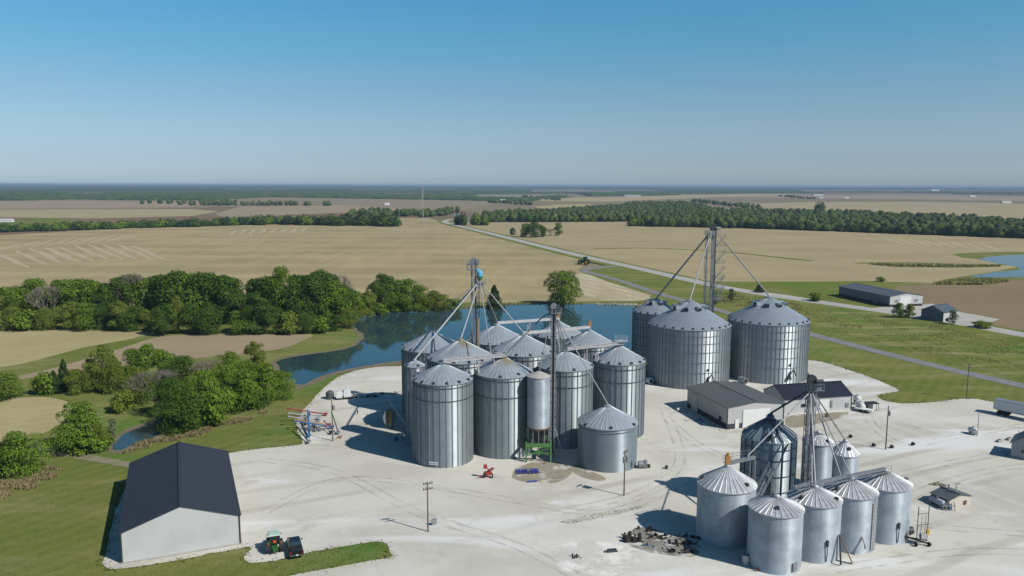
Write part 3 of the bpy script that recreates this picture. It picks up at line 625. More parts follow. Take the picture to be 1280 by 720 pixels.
def canopy(name,x0,x1,y0,y1,c,test,h0,h1):
    nx,ny=int((x1-x0)/c),int((y1-y0)/c); m=MB(); ok={}
    for i in range(nx):
        for j in range(ny):
            if test(x0+(i+.5)*c,y0+(j+.5)*c): ok[i,j]=1
    idx={}
    def vid(i,j):
        if (i,j) not in idx:
            inside=all((i-a,j-b) in ok for a in (0,1) for b in (0,1))
            idx[i,j]=len(m.v); z=rnd.uniform(h0,h1) if inside else rnd.uniform(h0*.3,h0)
            m.v.append((x0+i*c+rnd.uniform(-.3,.3)*c,y0+j*c+rnd.uniform(-.3,.3)*c,z))
        return idx[i,j]
    edge={}
    def low(i,j):
        if (i,j) not in edge: edge[i,j]=len(m.v); k=m.v[vid(i,j)]; m.v.append((k[0],k[1],-1.))
        return edge[i,j]
    for (i,j) in ok:
        m.f.append((vid(i,j),vid(i+1,j),vid(i+1,j+1),vid(i,j+1)))
        for di,dj,a,b in ((0,-1,(i,j),(i+1,j)),(1,0,(i+1,j),(i+1,j+1)),(-1,0,(i,j+1),(i,j)),(0,1,(i+1,j+1),(i,j+1))):
            if (i+di,j+dj) not in ok: m.f.append((low(*a),low(*b),vid(*b),vid(*a)))
    m.mi=[0]*len(m.f)
    o=m.build(name,'canopy'); o['kind']='stuff'; return o
mm,nt,b=newmat('canopy'); v=coord(nt)
col=mix(nt,ramp(nt,nz(nt,v,.035,5,.7),.35,.68),(.022,.045,.014),(.055,.08,.025))
col=mix(nt,ramp(nt,nz(nt,v,.004,4,.6),.55,.7),col,(.065,.06,.028))
nt.links.new(col,b.inputs['Base Color']); b.inputs['Roughness'].default_value=1; b.inputs['Specular IOR Level'].default_value=0; M['canopy']=mm
CLEAR=[[P(*q) for q in pl] for pl in ([(420,237.4),(560,236.8),(585,238.6),(440,239.8)],[(78,241.2),(132,240.6),(140,244.2),(82,244.6)],[(290,238),(350,237.4),(360,239.6),(295,240.2)],[(590,243),(720,242),(740,246),(600,248.5)],[(1000,236.5),(1290,237.5),(1290,241),(1000,240)])]
def nn(x,y,s,o=0.): return mnoise.noise(Vector((x*s+o,y*s*1.6,o)))
def side(x,y): return x/y                     # west is wooded, the east opens into fields
EDGE=[(-1.6,2520),(-.54,2580),(-.453,2460),(-.375,2700),(-.31,3380),(-.22,3150),(-.087,2870),(.018,2580),(.087,3780),(.26,4800),(.44,5500),(1.6,5900)]
def y_edge(s):
    for (a,b),(c,d) in zip(EDGE,EDGE[1:]):
        if a<=s<=c: return b+(d-b)*(s-a)/(c-a)
    return 5000
def w_near(x,y):
    s=side(x,y)
    if y<y_edge(s) or not -1.1<s<1.1 or any(inpoly(x,y,c) for c in CLEAR): return False
    n=nn(x,y,.0009,2.)+.4*nn(x,y,.003,5.)
    return n>(-.22 if s<-.02 else (-.18 if s<.12 else .30))
canopy('near_far_wood',-3700,1500,2400,5300,18.,w_near,5,13)
canopy('middle_far_wood',-6700,6700,5300,10300,50.,lambda x,y:not any(inpoly(x,y,c) for c in CLEAR) and (nn(x,y,.0006,7.)+.4*nn(x,y,.002,1.))>(-.12 if side(x,y)<.02 else .10),7,15)
canopy('horizon_wood',-17000,17000,10300,25000,150.,lambda x,y:(nn(x,y,.00022,3.)+.5*nn(x,y,.0011,9.))>-.12,13,26)
# weeds, reeds and stones that nobody could count
def scatter(name,mat,poly,n,h0,h1,w,seed,clump=.12,thr=-.05):
    r=random.Random(seed); pl=[P(*p) for p in poly]; m=MB()
    a0,a1=min(p.x for p in pl),max(p.x for p in pl); b0,b1=min(p.y for p in pl),max(p.y for p in pl); k=0; t=0
    while k<n and t<n*30:
        t+=1; x,y=r.uniform(a0,a1),r.uniform(b0,b1)
        if not inpoly(x,y,pl) or mnoise.noise(Vector((x*clump,y*clump,seed)))<thr: continue
        k+=1; h=r.uniform(h0,h1); a=r.uniform(0,PI); l=Vector((r.uniform(-.5,.5),r.uniform(-.5,.5),1)).normalized(); d=Vector((math.cos(a),math.sin(a),0))*w*r.uniform(.5,1.3)
        p=Vector((x,y,-.12)); m.add([p-d*.5,p+d*.5,p+d*.35+l*h,p-d*.3+l*h*.9],[(0,1,2,3)])
    o=m.build(name,mat); o['kind']='stuff'; return o
scatter('roadside_weeds','weed',[(1000,384),(1070,392),(1180,408),(1290,426),(1400,446),(1400,502),(1290,474),(1210,458),(1130,436),(1060,418),(1010,402)],5500,.15,.5,.5,3,.11,.02)
scatter('ditch_weeds','weed',[(890,362),(930,370),(1000,381),(1010,392),(940,386),(890,376)],2200,.3,.9,.5,5,.2,.0)
scatter('creek_reeds','reed',[(150,563),(180,552),(205,545),(240,540),(300,524),(330,512),(335,516),(300,530),(245,547),(205,553),(175,562),(155,568)],2200,.3,.9,.3,6,.25,.0)
scatter('edge_reeds','reed',[(0,598),(30,590),(62,583),(85,590),(60,605),(0,625),(-30,630)],2600,.3,.8,.3,8,.25,.0)
scatter('inlet_reeds','weed',[(1165,356),(1200,351),(1240,350),(1260,352),(1230,356)],1600,1.,2.2,1.6,9,.02,-.3)
scatter('inlet_reeds_north','weed',[(1085,330.5),(1140,331.6),(1200,332.6),(1255,333),(1200,334.5),(1120,333.5)],1200,1.,2.,1.6,12,.02,-.3)
scatter('pond_edge_weeds','weed',[(560,386),(640,379.6),(700,378.6),(800,380),(822,389),(806,389),(790,381.4),(700,379.4),(640,380.4),(560,387.4)],900,.4,1.,.8,10,.1,-.2)
r=random.Random(4); m=MB()
for k in range(260):
    t=r.random(); p=P(745+62*t,380.+2.2*t*t+r.uniform(-.7,.7)); s=r.uniform(.35,1.)
    m.box((p.x,p.y,.1),(s,s*r.uniform(.6,1),s*.7),r.uniform(0,3),r.uniform(-.4,.4),.7)
o=m.build('bank_stones','concrete'); o['kind']='stuff'
scatter('weed_strip','dullweed',[(697,653),(730,645),(770,637),(800,632.5),(806,634),(785,640),(745,649),(710,655)],3200,.05,.18,.6,10,.25,-.45)
scatter('weed_patch','dullweed',[(1158,606),(1180,600.5),(1207,601),(1200,605),(1178,609)],700,.06,.22,.55,10,.25,-.12)
scatter('weed_line','dullweed',[(838,510),(875,512),(912,536),(905,541),(865,525)],900,.06,.22,.55,9,.25,-.12)

scatter('grass_tufts','tuft',[(-40,620),(60,600),(130,606),(160,590),(130,690),(130,712),(300,690),(310,706),(350,722),(-40,760)],9000,.04,.15,.32,15,.2,-.25)
scatter('grass_tufts_island','tuft',[(310,706),(346,702),(392,691),(440,682),(478,678),(486,688),(486,696),(420,708),(352,721)],2200,.04,.16,.3,16,.3,-.3)
scatter('grass_tufts_bank','tuft',[(200,575),(285,566),(374,554),(370,528),(398,490),(420,472),(385,485),(340,510),(250,545)],4000,.04,.15,.36,17,.2,-.25)
def fringe(name,mat,poly,n,seed):
    r=random.Random(seed); pl=spline([p if isinstance(p,Vector) else P(*p) for p in poly],True,3); m=MB(); L=[]
    for a,b in zip(pl,pl[1:]+pl[:1]):
        if max(a.length,b.length)<330 and min(a.y,b.y)>60: L+=[(a,b)]*max(1,int((b-a).length))
    for k in range(n):
        a,b=r.choice(L); t=r.random(); c=a.lerp(b,t); d=(b-a).normalized(); nr=Vector((-d.y,d.x,0)); c=c+nr*r.gauss(0,.45)
        h=r.uniform(.05,.18); g=r.uniform(0,PI); e=Vector((math.cos(g),math.sin(g),0))*r.uniform(.15,.4); u=Vector((r.uniform(-.5,.5),r.uniform(-.5,.5),1))*h; q=Vector((c.x,c.y,-.06))
        m.add([q-e,q+e,q+e*.6+u,q-e*.6+u],[(0,1,2,3)])
    o=m.build(name,mat); o['kind']='stuff'; return o
fringe('yard_edge_grass','tuft',LOT,5000,3)
# ------------------------------------------------------------------ grain bins
def grain_bin(name,label,c,r,eave,apex,wallm,roofm,ribs=32,rp=36,vents=(),rings=(),topvents=0,cap=.7,group=None,door=None,ladder=None,roofrib=.07,over=.18,cat='grain bin',z0=0.):
    t=thing(name,label,cat,(c[0],c[1],0),0,group)
    w=MB()
    if ribs:
        ring=[]
        for i in range(ribs):
            a=2*PI*i/ribs; hw=.085/r; e=2*PI/ribs
            ring+=[(a-hw,r),(a-hw,r+.13),(a+hw,r+.13),(a+hw,r)]+[(a+hw+(e-2*hw)*q/5,r) for q in range(1,5)]
        w.rings([[(q*math.cos(a),q*math.sin(a),z) for a,q in ring] for z in (z0,eave)])
        for k_ in range(ribs):
            for j_ in (0,1,2): w.mi[k_*8+j_]=1
        w.build('wall',[wallm,'rib'],t)
    else:
        w.lathe([(r,z0),(r,eave)],96); w.build('wall',wallm,t,False)
    rf=MB(); rings_=[]
    rc=cap
    for q,z in ((r+over,eave-.06),(r+over,eave+.06),(rc,apex)):
        L=[]
        for i in range(rp):
            a=2*PI*i/rp; e=2*PI/rp; hw=.16*e
            up=roofrib if q>rc else roofrib*.4
            L+=[(q*math.cos(a-hw),q*math.sin(a-hw),z),(q*math.cos(a),q*math.sin(a),z+(up if z>eave else 0)),(q*math.cos(a+hw),q*math.sin(a+hw),z),(q*math.cos(a+e*.5),q*math.sin(a+e*.5),z)]
        rings_.append(L)
    rf.rings(rings_); rf.build('roof',roofm,t)
    m=MB(); m.lathe([(rc+.05,apex-.1),(rc+.05,apex+.22),(rc*.6,apex+.42)],20); m.build('roof_cap',roofm,t)
    for k,zz in enumerate(rings):
        m=MB(); m.lathe([(r+.10,zz-.05),(r+.17,zz-.05),(r+.17,zz+.05),(r+.10,zz+.05)],64,cap=False); m.build('wind_ring','darkframe' if ribs and ribs<60 else 'frame',t)
    sl=(apex-eave)/(r+over-rc)
    for a,q in vents:
        a=R(a); rr=r*q; z=eave+(r+over-rr)*sl
        m=MB(); m.box((rr*math.cos(a),rr*math.sin(a),z+.16),(.62,.5,.42),a,0,.8); m.build('roof_vent','darkframe',t)
    for k in range(topvents):
        a=R(-90+k*360/topvents+22); rr=r*.36; z=eave+(r-rr)*sl
        m=MB(); m.box((rr*math.cos(a),rr*math.sin(a),z+.42),(1.8,1.25,.9),a,0,.85); v=m.build('roof_fan_hood','bigroof',t)
        m=MB(); m.box(((rr+.93)*math.cos(a),(rr+.93)*math.sin(a),z+.36),(.12,1.0,.62),a); m.build('opening','black',v)
    if door:
        a=R(door); m=MB(); m.box(((r+.12)*math.cos(a),(r+.12)*math.sin(a),1.1),(.14,.8,1.2),a); m.build('door','frame',t)
    if ladder is not None:
        a=R(ladder); m=MB(); ca,sa=math.cos(a),math.sin(a)
        for s in (-.22,.22): m.bar(((r+.3)*ca-s*sa,(r+.3)*sa+s*ca,.4),((r+.3)*ca-s*sa,(r+.3)*sa+s*ca,eave+.5),.07,.07)
        z=.6
        while z<eave: m.bar(((r+.3)*ca+.22*sa,(r+.3)*sa-.22*ca,z),((r+.3)*ca-.22*sa,(r+.3)*sa+.22*ca,z),.04,.04); z+=.6
        m.build('ladder','frame',t)
    return t
def ring_vents(n,q=.97,off=0): return [(off+i*360/n,q) for i in range(n)]
BG='tall ribbed bins of the middle cluster'
A,B,C,D=(-13.8,153.4),(-1.7,158.5),(11.5,164.9),(23.8,170.5)
G,Hh,I,J,K,L=[tuple(P(*q))[:2] for q in ((540,414,19.8),(576,426,20.8),(620.6,408,20.),(654,419.5,20.8),(698.5,402,19.2),(737,413.8,20.))]
tA=grain_bin('grain_bin','tall ribbed steel bin front left with small white sign near its foot',A,5.93,16.6,19.4,'wall','roof',32,34,ring_vents(14),(15.9,13.3),group=BG,ladder=200)
m=MB(); a=R(-104); m.box((6.1*math.cos(a),6.1*math.sin(a),.95),(.08,1.75,.6),a); sg=m.build('sign','white',tA)
m=MB(); m.box((6.155*math.cos(a),6.155*math.sin(a),.95),(.03,1.3,.12),a); m.build('faded_lettering','frame',sg)
grain_bin('grain_bin','tall ribbed bin with tan grain stain on roof left of the green stand',B,5.95,16.7,19.6,'wall','stainroof',32,34,[(-55,.9),(-95,.97),(-20,.97),(200,.97)],(16.0,12.6),group=BG)
grain_bin('grain_bin','tall ribbed bin right behind the small hopper bin on green legs',C,5.9,16.6,19.6,'wall','roof',32,34,[(-75,.97),(-15,.97),(-130,.97)],(15.6,13.1),group=BG)
grain_bin('grain_bin','tall ribbed bin at the right end of the front row with railing on top',D,5.71,16.6,19.6,'wall','roof',32,34,ring_vents(14,.97,8),(15.5,12.7),group=BG)
grain_bin('grain_bin','wide ribbed bin at the far left corner of the cluster beside pond',G,7.3,16.0,19.6,'wall','roof',40,42,ring_vents(14),(15.2,12),group=BG,ladder=160)
grain_bin('grain_bin','wide ribbed bin with stained peak tucked behind the front left bin',Hh,7.3,17.2,20.9,'wall','stainroof',40,42,ring_vents(14,.97,5),(16.4,13.6),group=BG)
grain_bin('grain_bin','wide bin behind the tall grey elevator leg at the back',I,7.2,16.7,20.3,'wall','roof',40,42,ring_vents(14),(15.9,),group=BG)
grain_bin('grain_bin','wide bin in the middle of the cluster left of the thin leg',J,7.1,17.4,20.9,'wall','roof',40,42,ring_vents(14),(16.5,13.8),group=BG)
grain_bin('grain_bin','back right bin under the conveyor end with the shorter orange motor',K,6.5,15.8,19.,'wall','roof',36,40,ring_vents(12),(15,),group=BG)
grain_bin('grain_bin','bin with orange conveyor motor on its peak beside the pond',L,5.8,17.1,20.,'wall','roof',32,40,ring_vents(12),(16.3,),group=BG)
grain_bin('grain_bin','short smooth dull steel bin in front of the cluster by utility pole',(19.1,151.0),5.86,8.5,11.5,'shortwall','roof',0,36,[(-90,.95),(-35,.97),(-145,.97)],(7.9,),door=-40)
Mc=Vector((-20.6,163.,0)); ma=hz(451,Mc)
grain_bin('small_grain_bin','narrow ribbed bin squeezed left of the front left bin',Mc,2.05,ma-1.0,ma,'wall','roof',14,20,[(-60,.9),(-140,.9)],(),cap=.4)
# three big bins
NB=tuple(P(820,374,19.))[:2]
BB='three large bright bins at the back'
grain_bin('large_grain_bin','smaller left one of the three bright bins behind grey shop shed',NB,7.2,15.2,18.8,'bigwall','bigroof',44,56,ring_vents(18),(13.2,10.8,8,5),6,.8,group=BB,roofrib=.05)
tO=grain_bin('large_grain_bin','middle large bright steel bin directly behind the grey shop shed',(50.1,218.4),11.34,16.3,22.6,'bigwall','bigroof',64,80,ring_vents(26),(14.6,12.6,10.2,7.4,4.6),8,1.1,group=BB,roofrib=.05)
tP=grain_bin('large_grain_bin','rightmost large bright steel bin beside the grass verge',(74.4,224.4),11.28,16.6,22.8,'bigwall','bigroof',64,80,ring_vents(26,.97,5),(14.8,12.6,10.2,7.4,4.6),8,1.1,group=BB,roofrib=.05)
for t,rr in ((tO,11.34),(tP,11.28)):
    a=R(-72); m=MB(); f=lambda d,z,s=0.:((rr+d)*math.cos(a)-s*math.sin(a),(rr+d)*math.sin(a)+s*math.cos(a),z)
    m.tube(f(.1,2.2,-.9),f(.9,4.4,.1),.16); m.tube(f(.9,4.4,.1),f(1.0,2.4,1.),.16); m.box(f(.35,1.9,-.9),(.6,.9,.8),a); m.build('unload_spout','darkframe',t)
    m=MB(); m.box(f(.2,5.6,-.5),(.2,.5,.5),a); m.build('inspection_hatch','darkframe',t)
# old bins, lower right
OG='weathered old bins of the lower right cluster'
def oldbin(lab,c,r,e,a,vents,**k): return grain_bin('old_grain_bin',lab,c,r,e,a,'oldwall','oldroof',0,k.pop('rp',30),vents,k.pop('rings',()),group=OG,roofrib=.11,over=.14,cap=.45,**k)
def fit(xl,xr,ye,z):
    Nn=P((xl+xr)/2,ye,z); d=dist(Nn); r=3.
    for _ in range(20):
        c=Vector((Nn.x*(d+r)/d,Nn.y*(d+r)/d,0)); q=(c-Vector((0,0,H-z))).dot(FW); r=(xr-xl)/2/F*q
    return c,r
oldbin('widest weathered old bin with yellow motor on top at the left end',(33.8,118.0),4.46,8.7,11.4,[(-50,.8),(170,.85)],rings=())
u,ur=fit(936.7,1002.3,646.5,8.6); oldbin('front weathered old bin nearest the camera with red piping',u,ur,8.6,hz(621,u),[(-105,.62)],door=-62)
v_,vr=fit(986,1049.5,634,8.6); tV=oldbin('second old bin with slanting chute of rusty boards at its foot',v_,vr,8.6,hz(609,v_),[(-150,.75),(-35,.8)])
w_,wr=fit(1031.5,1094,623.5,8.6); tW=oldbin('third old bin with white patched ladder strip on its wall',w_,wr,8.6,hz(598.5,w_),[(-155,.75)],ladder=-55)
x_,xr_=fit(1074,1136,613.5,8.6); tX=oldbin('rearmost right old bin beside the auger frame',x_,xr_,8.6,hz(588.7,x_),[(160,.7),(5,.9)],door=-50)
a=R(-52); m=MB(); m.box(((wr+.05)*math.cos(a),(wr+.05)*math.sin(a),4.1),(.1,1.0,7.4),a); m.build('white_patch','pale',tW)
for t,r_ in ((tX,xr_),(tV,vr)):
    a=R(-80); m=MB(); m.tube(((r_+.1)*math.cos(a),(r_+.1)*math.sin(a),.4),((r_+.25)*math.cos(a),(r_+.25)*math.sin(a),3.1),.07); m.box(((r_+.12)*math.cos(a),(r_+.12)*math.sin(a),3.2),(.25,.3,.9),a); m.build('wall_pipe','darkframe',t)
a0=R(-60); m=MB(); m.tube(((vr+1.3)*math.cos(a0),(vr+1.3)*math.sin(a0),.2),((vr+.3)*math.cos(a0+.2),(vr+.3)*math.sin(a0+.2),4.2),.14); m.build('chute','darkframe',tV)
m=MB(); m.bar(((vr+2.1)*math.cos(a0+.35),(vr+2.1)*math.sin(a0+.35),.1),((vr+.3)*math.cos(a0+.22),(vr+.3)*math.sin(a0+.22),4.1),.5,.08); m.build('rusty_board','rust',tV)
for c,r_,t0,lab in ((u,ur,'front','thin wire looped round the front old bin'),):
    pass
c_,rr_=fit(1004,1040,557,10.); oldbin('narrow tall old bin behind the lower elevator leg',c_,rr_,10.,hz(541,c_),[(-60,.8)],rp=22)
s_,sr=fit(1039.5,1072,571,7.4); oldbin('small narrow old bin with striped roof at the back of its cluster',s_,sr,7.4,hz(552,s_),[(-85,.6)],rp=22)
# dryer bin with dark ribs running over the roof
Q=Vector((44.7,131.4,0)); t=thing('drying_bin','shiny drying bin with dark blue ribs arching over its roof','grain bin',Q)
m=MB(); m.lathe([(4.5,0),(4.5,12.1)],60); m.build('wall','dryerwall',t)
m=MB(); ring=[]
for q,z in ((4.62,12.0),(4.62,12.15),(.6,15.0)):
    ring.append([(q*math.cos(2*PI*i/120),q*math.sin(2*PI*i/120),z+(.06 if i%4==0 and z>12.1 else 0)) for i in range(120)])
m.rings(ring); m.build('roof','dryerwall',t)
m=MB(); m.lathe([(.7,14.9),(.7,15.5),(.4,15.9)],20); m.build('roof_cap','dryerrib',t)
for i in range(16):
    a=2*PI*(i+.5)/16; m=MB(); f=lambda r_,z:(r_*math.cos(a),r_*math.sin(a),z)
    m.bar(f(4.58,0),f(4.58,12.0),.16,.16); m.bar(f(4.58,12.0),f(4.4,12.55),.16,.16); m.bar(f(4.4,12.55),f(.65,15.15),.13,.13); m.build('rib','dryerrib',t)
for z in (3.4,6.2,9.0,10.8):
    m=MB(); m.lathe([(4.5,z-.06),(4.62,z-.06),(4.62,z+.06),(4.5,z+.06)],48,cap=False); m.build('wind_ring','dryerrib',t)
m=MB(); a=R(-110); m.box((3.6*math.cos(a),3.6*math.sin(a),13.1),(1.1,1.0,.5),a); m.build('roof_hatch','darkframe',t)
m=MB(); pts=[]
for k in range(13):
    q=k/12; rr_=4.75-4.0*q; a=R(-120+38*math.sin(q*PI)); pts.append((rr_*math.cos(a),rr_*math.sin(a),12.3+2.9*q))
m.path(pts,.11); m.build('air_hose','black',t)
m=MB(); a,b=R(-118),R(-70); m.tube((4.8*math.cos(a),4.8*math.sin(a),2.),(4.8*math.cos(b),4.8*math.sin(b),12.),.12); m.build('stair_rail','darkframe',t)
m=MB(); 
for k in range(14): m.box((-4.9-.0*k,-1.+.0,1.+k*.8),(.3,1.0,.08))
for y in (-1.5,-.5): m.bar((-5.05,y,.2),(-5.05,y,12.2),.09,.09); m.bar((-4.7,y,.2),(-4.7,y,12.2),.07,.07)
m.build('ladder_cage','frame',t)
# hopper bin on green stand
Fc=Vector((5.4,153.4,0)); t=thing('hopper_bin','slim pale hopper bin standing on a green steel frame','hopper bin',Fc)
fe=hz(473.5,Fc+Vector((0,-2.3,0))); fa=hz(465,Fc); fb=hz(537.5,Fc+Vector((0,-2.3,0))); fs=hz(555,Fc+Vector((0,-2.3,0)))
m=MB(); m.lathe([(2.3,fb),(2.3,fe)],64); m.build('wall','oldwall',t)
m=MB(); m.lathe([(2.42,fe-.05),(2.42,fe+.08),(.3,fa+.15)],32); m.build('roof','concrete',t)
m=MB(); m.lathe([(.35,fs-.6),(2.2,fb)],40); m.build('cone','darkframe',t)
m=MB(); m.lathe([(2.3,fb-.15),(2.4,fb-.15),(2.4,fb+.15),(2.3,fb+.15)],40,cap=False); m.build('ring_band','rust',t)
for i in range(12):
    a=2*PI*i/12; m=MB(); m.bar((2.2*math.cos(a),2.2*math.sin(a),fs),(2.3*math.cos(a),2.3*math.sin(a),fb),.16,.16); m.build('cone_stiffener','frame',t)
m=MB(); s=2.45
for x,y in ((-s,-s),(s,-s),(s,s),(-s,s)): m.box((x,y,fs/2),(.32,.32,fs))
for y in (-s,s): m.box((0,y,fs-.25),(2*s+.3,.28,.72))
for x in (-s,s): m.box((x,0,fs-.25),(.28,2*s-.3,.72))
for y in (-s,s): m.bar((-s,y,fs*.35),(s,y,fs*.8),.12,.12); m.bar((s,y,fs*.35),(-s,y,fs*.8),.12,.12)
for x in (-s,s): m.bar((x,-s,fs*.35),(x,s,fs*.8),.12,.12)
m.box((0,-s,fs*.5),(2*s,.16,.2)); m.box((0,-s+.02,fs*.62),(.3,.22,1.8)); m.build('stand','green',t)
# ------------------------------------------------------------------ elevator legs, spouts, conveyors
def lattice(m,x,y,z0,z1,w,step,r=.06):
    c=[(x-w/2,y-w/2),(x+w/2,y-w/2),(x+w/2,y+w/2),(x-w/2,y+w/2)]
    for a in c: m.bar((a[0],a[1],z0),(a[0],a[1],z1),r*1.7,r*1.7)
    z=z0; k=0
    while z+step<=z1+.01:
        for i in range(4):
            a,b=c[i],c[(i+1)%4]
            if k%2: a,b=b,a
            m.bar((a[0],a[1],z),(b[0],b[1],z+step),r,r); m.bar((a[0],a[1],z+step),(b[0],b[1],z+step),r,r)
        z+=step; k+=1
def spout(parent,a,b,r=.15,mat='spout',sag=0):
    r*=.85; mat='spout' if mat=='pale' else mat
    o=Vector(parent.location); a,b=Vector(a)-o,Vector(b)-o; m=MB(); m.tube(a,b,r)
    d=(b-a)
    for q in (.33,.66):
        p=a+d*q; e=d.normalized()*.12; m.tube(p-e,p+e,r*1.5)
    m.tube(b-d.normalized()*.25,b+Vector((0,0,-.3)),r*1.4); return m.build('spout',mat,parent)
def head(t,x,y,z,s,mat='frame',ax=0.):
    m=MB(); 
    prof=[(s*math.cos(q*PI/10),s*math.sin(q*PI/10)) for q in range(11)]+[(-s,-s*.9),(s,-s*.9)]
    m.prism(prof,-s*.45,s*.45); m.v=[(x+v[0]*math.cos(ax)-v[1]*math.sin(ax),y+v[0]*math.sin(ax)+v[1]*math.cos(ax),z+v[2]) for v in m.v]; return m.build('head',mat,t)
def platform(t,x,y,z,w,d,mat='frame'):
    m=MB(); m.box((x,y,z),(w,d,.08))
    for px in (-w/2,w/2):
        for py in (-d/2,d/2): m.bar((x+px,y+py,z),(x+px,y+py,z+1.1),.06,.06)
    for h in (.55,1.1):
        for py in (-d/2,d/2): m.bar((x-w/2,y+py,z+h),(x+w/2,y+py,z+h),.05,.05)
        for px in (-w/2,w/2): m.bar((x+px,y-d/2,z+h),(x+px,y+d/2,z+h),.05,.05)
    return m.build('platform',mat,t)
def apexof(c,z): return (c[0],c[1],z+.3)
# leg 1: a tall grey leg and its blue headed neighbour
l1=Vector((-8.9,183.,0)); h1=hz(322,l1)
t=thing('bucket_elevator','tallest grey elevator leg in the middle cluster with motor on its head','bucket elevator',l1)
m=MB(); m.box((-.55,0,(h1-1.5)/2),(.42,.42,h1-1.5)); m.box((.35,0,(h1-1.5)/2),(.42,.42,h1-1.5)); m.build('casing','frame',t)
m=MB(); lattice(m,-.1,.75,8,h1-2,.9,1.6,.05); m.build('ladder_tower','frame',t)
head(t,-.1,0,h1-1.,1.0); platform(t,-.4,-.1,h1-2.9,2.6,1.9)
m=MB(); m.tube((-1.7,-.2,h1-1.4),(-.8,-.2,h1-1.4),.3); m.box((.8,-.3,h1-.9),(.8,.7,.9)); m.build('motor','frame',t)
l2=Vector((-8.0,180.6,0)); h2=hz(337,l2); zc=hz(397,l2)
t=thing('bucket_elevator','elevator leg with bright blue distributor and tan lower column in mid cluster','bucket elevator',l2)
m=MB(); m.lathe([(.42,0),(.42,zc)],20); m.build('lower_column','tan',t)
m=MB(); lattice(m,0,0,zc,h2-1.,.75,1.2,.07); m.box((-.45,0,zc+(h2-zc)/2-1.),(.3,.4,h2-zc-1.)); m.build('upper_tower','darkframe',t)
zd=hz(352,l2)
m=MB(); m.lathe([(.62,zd+1.1),(.72,zd+1.3),(.68,zd+2.2),(.3,zd+2.6)],20,(.55,0,0)); m.box((.2,.1,zd+2.7),(.9,.7,.5),.4); m.build('distributor','skyblue',t)
m=MB(); m.lathe([(.3,zd+.2),(.8,zd+1.2)],16,(.55,0,0)); m.build('distributor_cone','green',t)
platform(t,.55,0,zd-.3,2.7,2.2)
for sgn in (0,): 
    d0=(l2.x+.5,l2.y,zd+.2)
    for tg,r_ in ((apexof(G,19.6),.17),((Mc.x,Mc.y,ma+.3),.22),(apexof(Hh,20.9),.2),((I[0]+.3,I[1]-1,21.3),.13),((J[0],J[1]-.4,21.6),.15),((B[0]-2.6,B[1]-.5,20.6),.14)): spout(t,d0,tg,r_)
m=MB(); g0=Vector((G[0],G[1],19.7))-l2; q=Vector((-5.2,-.6,zd-4.2))
m.path([(.3,0,zd-1.0),(-2.6,-.3,zd-2.2),q,Vector((-9.5,2.2,zd-9.0)),g0],.07,6); m.build('brace_cable','frame',t)
# leg 2, thin, beside the hopper bin
l3=Vector((8.3,154.0,0)); h3=hz(379,l3)
t=thing('bucket_elevator','thin grey elevator leg rising beside the slim hopper bin','bucket elevator',l3)
m=MB(); m.box((-.36,0,(h3-1)/2),(.34,.42,h3-1)); m.box((.36,0,(h3-1)/2),(.34,.42,h3-1)); m.build('casing','frame',t)
m=MB(); m.box((0,.34,h3*.5),(.42,.12,h3-2.)); 
for k in range(int(h3/1.5)): m.box((0,0,1.+k*1.5),(1.16,.5,.1))
m.build('ladder','darkframe',t)
head(t,0,0,h3-.6,.62); platform(t,.6,0,h3-2.0,1.8,1.4); 
m=MB(); m.tube((.5,-.4,h3-.9),(1.25,-.4,h3-.9),.28); m.box((-.7,-.3,h3-1.2),(.4,.5,.6)); m.build('motor','darkframe',t)
zs=hz(393,l3); d0=(l3.x,l3.y-.2,zs)
spout(t,(l3.x-.5,l3.y-.2,zs-.2),(Fc.x+.1,Fc.y,fa+.2),.1); spout(t,(l3.x+.3,l3.y-.3,zs),(19.1,151.0,11.9),.13)
spout(t,(l3.x+.2,l3.y,zs),(C[0]-.5,C[1]-.4,20.4),.15); spout(t,(l3.x+.4,l3.y+.2,zs+.2),(C[0]+.3,C[1]-.2,20.4),.13,'frame')
m=MB(); b0=Vector((B[0],B[1],19.9))-l3; pts=[Vector((-.4,0,zs+.1))]
for k in range(1,6): q=k/5; pts.append(Vector((-.4-3.2*q,.8*q,zs+.1-2.3*q**1.9)))
m.path(pts,.13); m.build('curved_spout','darkframe',t)
m=MB(); m.tube(pts[-1],b0,.13); m.build('spout','pale',t)
m=MB(); m.bar((.5,0,6),(2.4,-.6,0),.14,.14); m.bar((.5,.1,6),(1.7,1.7,0),.1,.1); m.build('brace','pale',t)
# leg 3, the tower of the three large bins
l4=Vector((60.8,238.,0)); h4=hz(280,l4)
t=thing('elevator_tower','tallest elevator tower with zigzag stairs between the large bright bins','elevator tower',l4)
m=MB(); m.box((-1.5,0,(h4-2)/2),(.36,.5,h4-2)); m.box((0,-.3,(h4-1.5)/2),(.5,.6,h4-1.5)); m.box((.85,-.3,(h4-1.5)/2),(.34,.6,h4-1.5)); m.build('casing','frame',t)
m=MB(); lattice(m,-.3,.6,0,h4-1.5,2.6,3.0,.07); m.build('support_tower','frame',t)
head(t,.2,-.2,h4-1.0,1.05,'darkframe'); platform(t,0.,0,h4-3.2,4.2,3.0)
m=MB(); m.tube((.9,-.6,h4-1.2),(2.2,-.6,h4-1.2),.38); m.build('motor','frame',t)
for py,side_ in ((308,1),(329,1),(348,1),(360,1),(374,1)):
    z=hz(py,l4); platform(t,2.5,.3,z,2.6,1.6,'frame'); m=MB(); m.bar((1.4,.3,z),(4.3,.3,z+3.6),.5,.12); m.bar((1.4,-.4,z+1),(4.3,-.4,z+4.6),.06,.06); m.bar((1.4,1.,z+1),(4.3,1.,z+4.6),.06,.06); m.build('stair','frame',t)
zt=hz(291,l4)
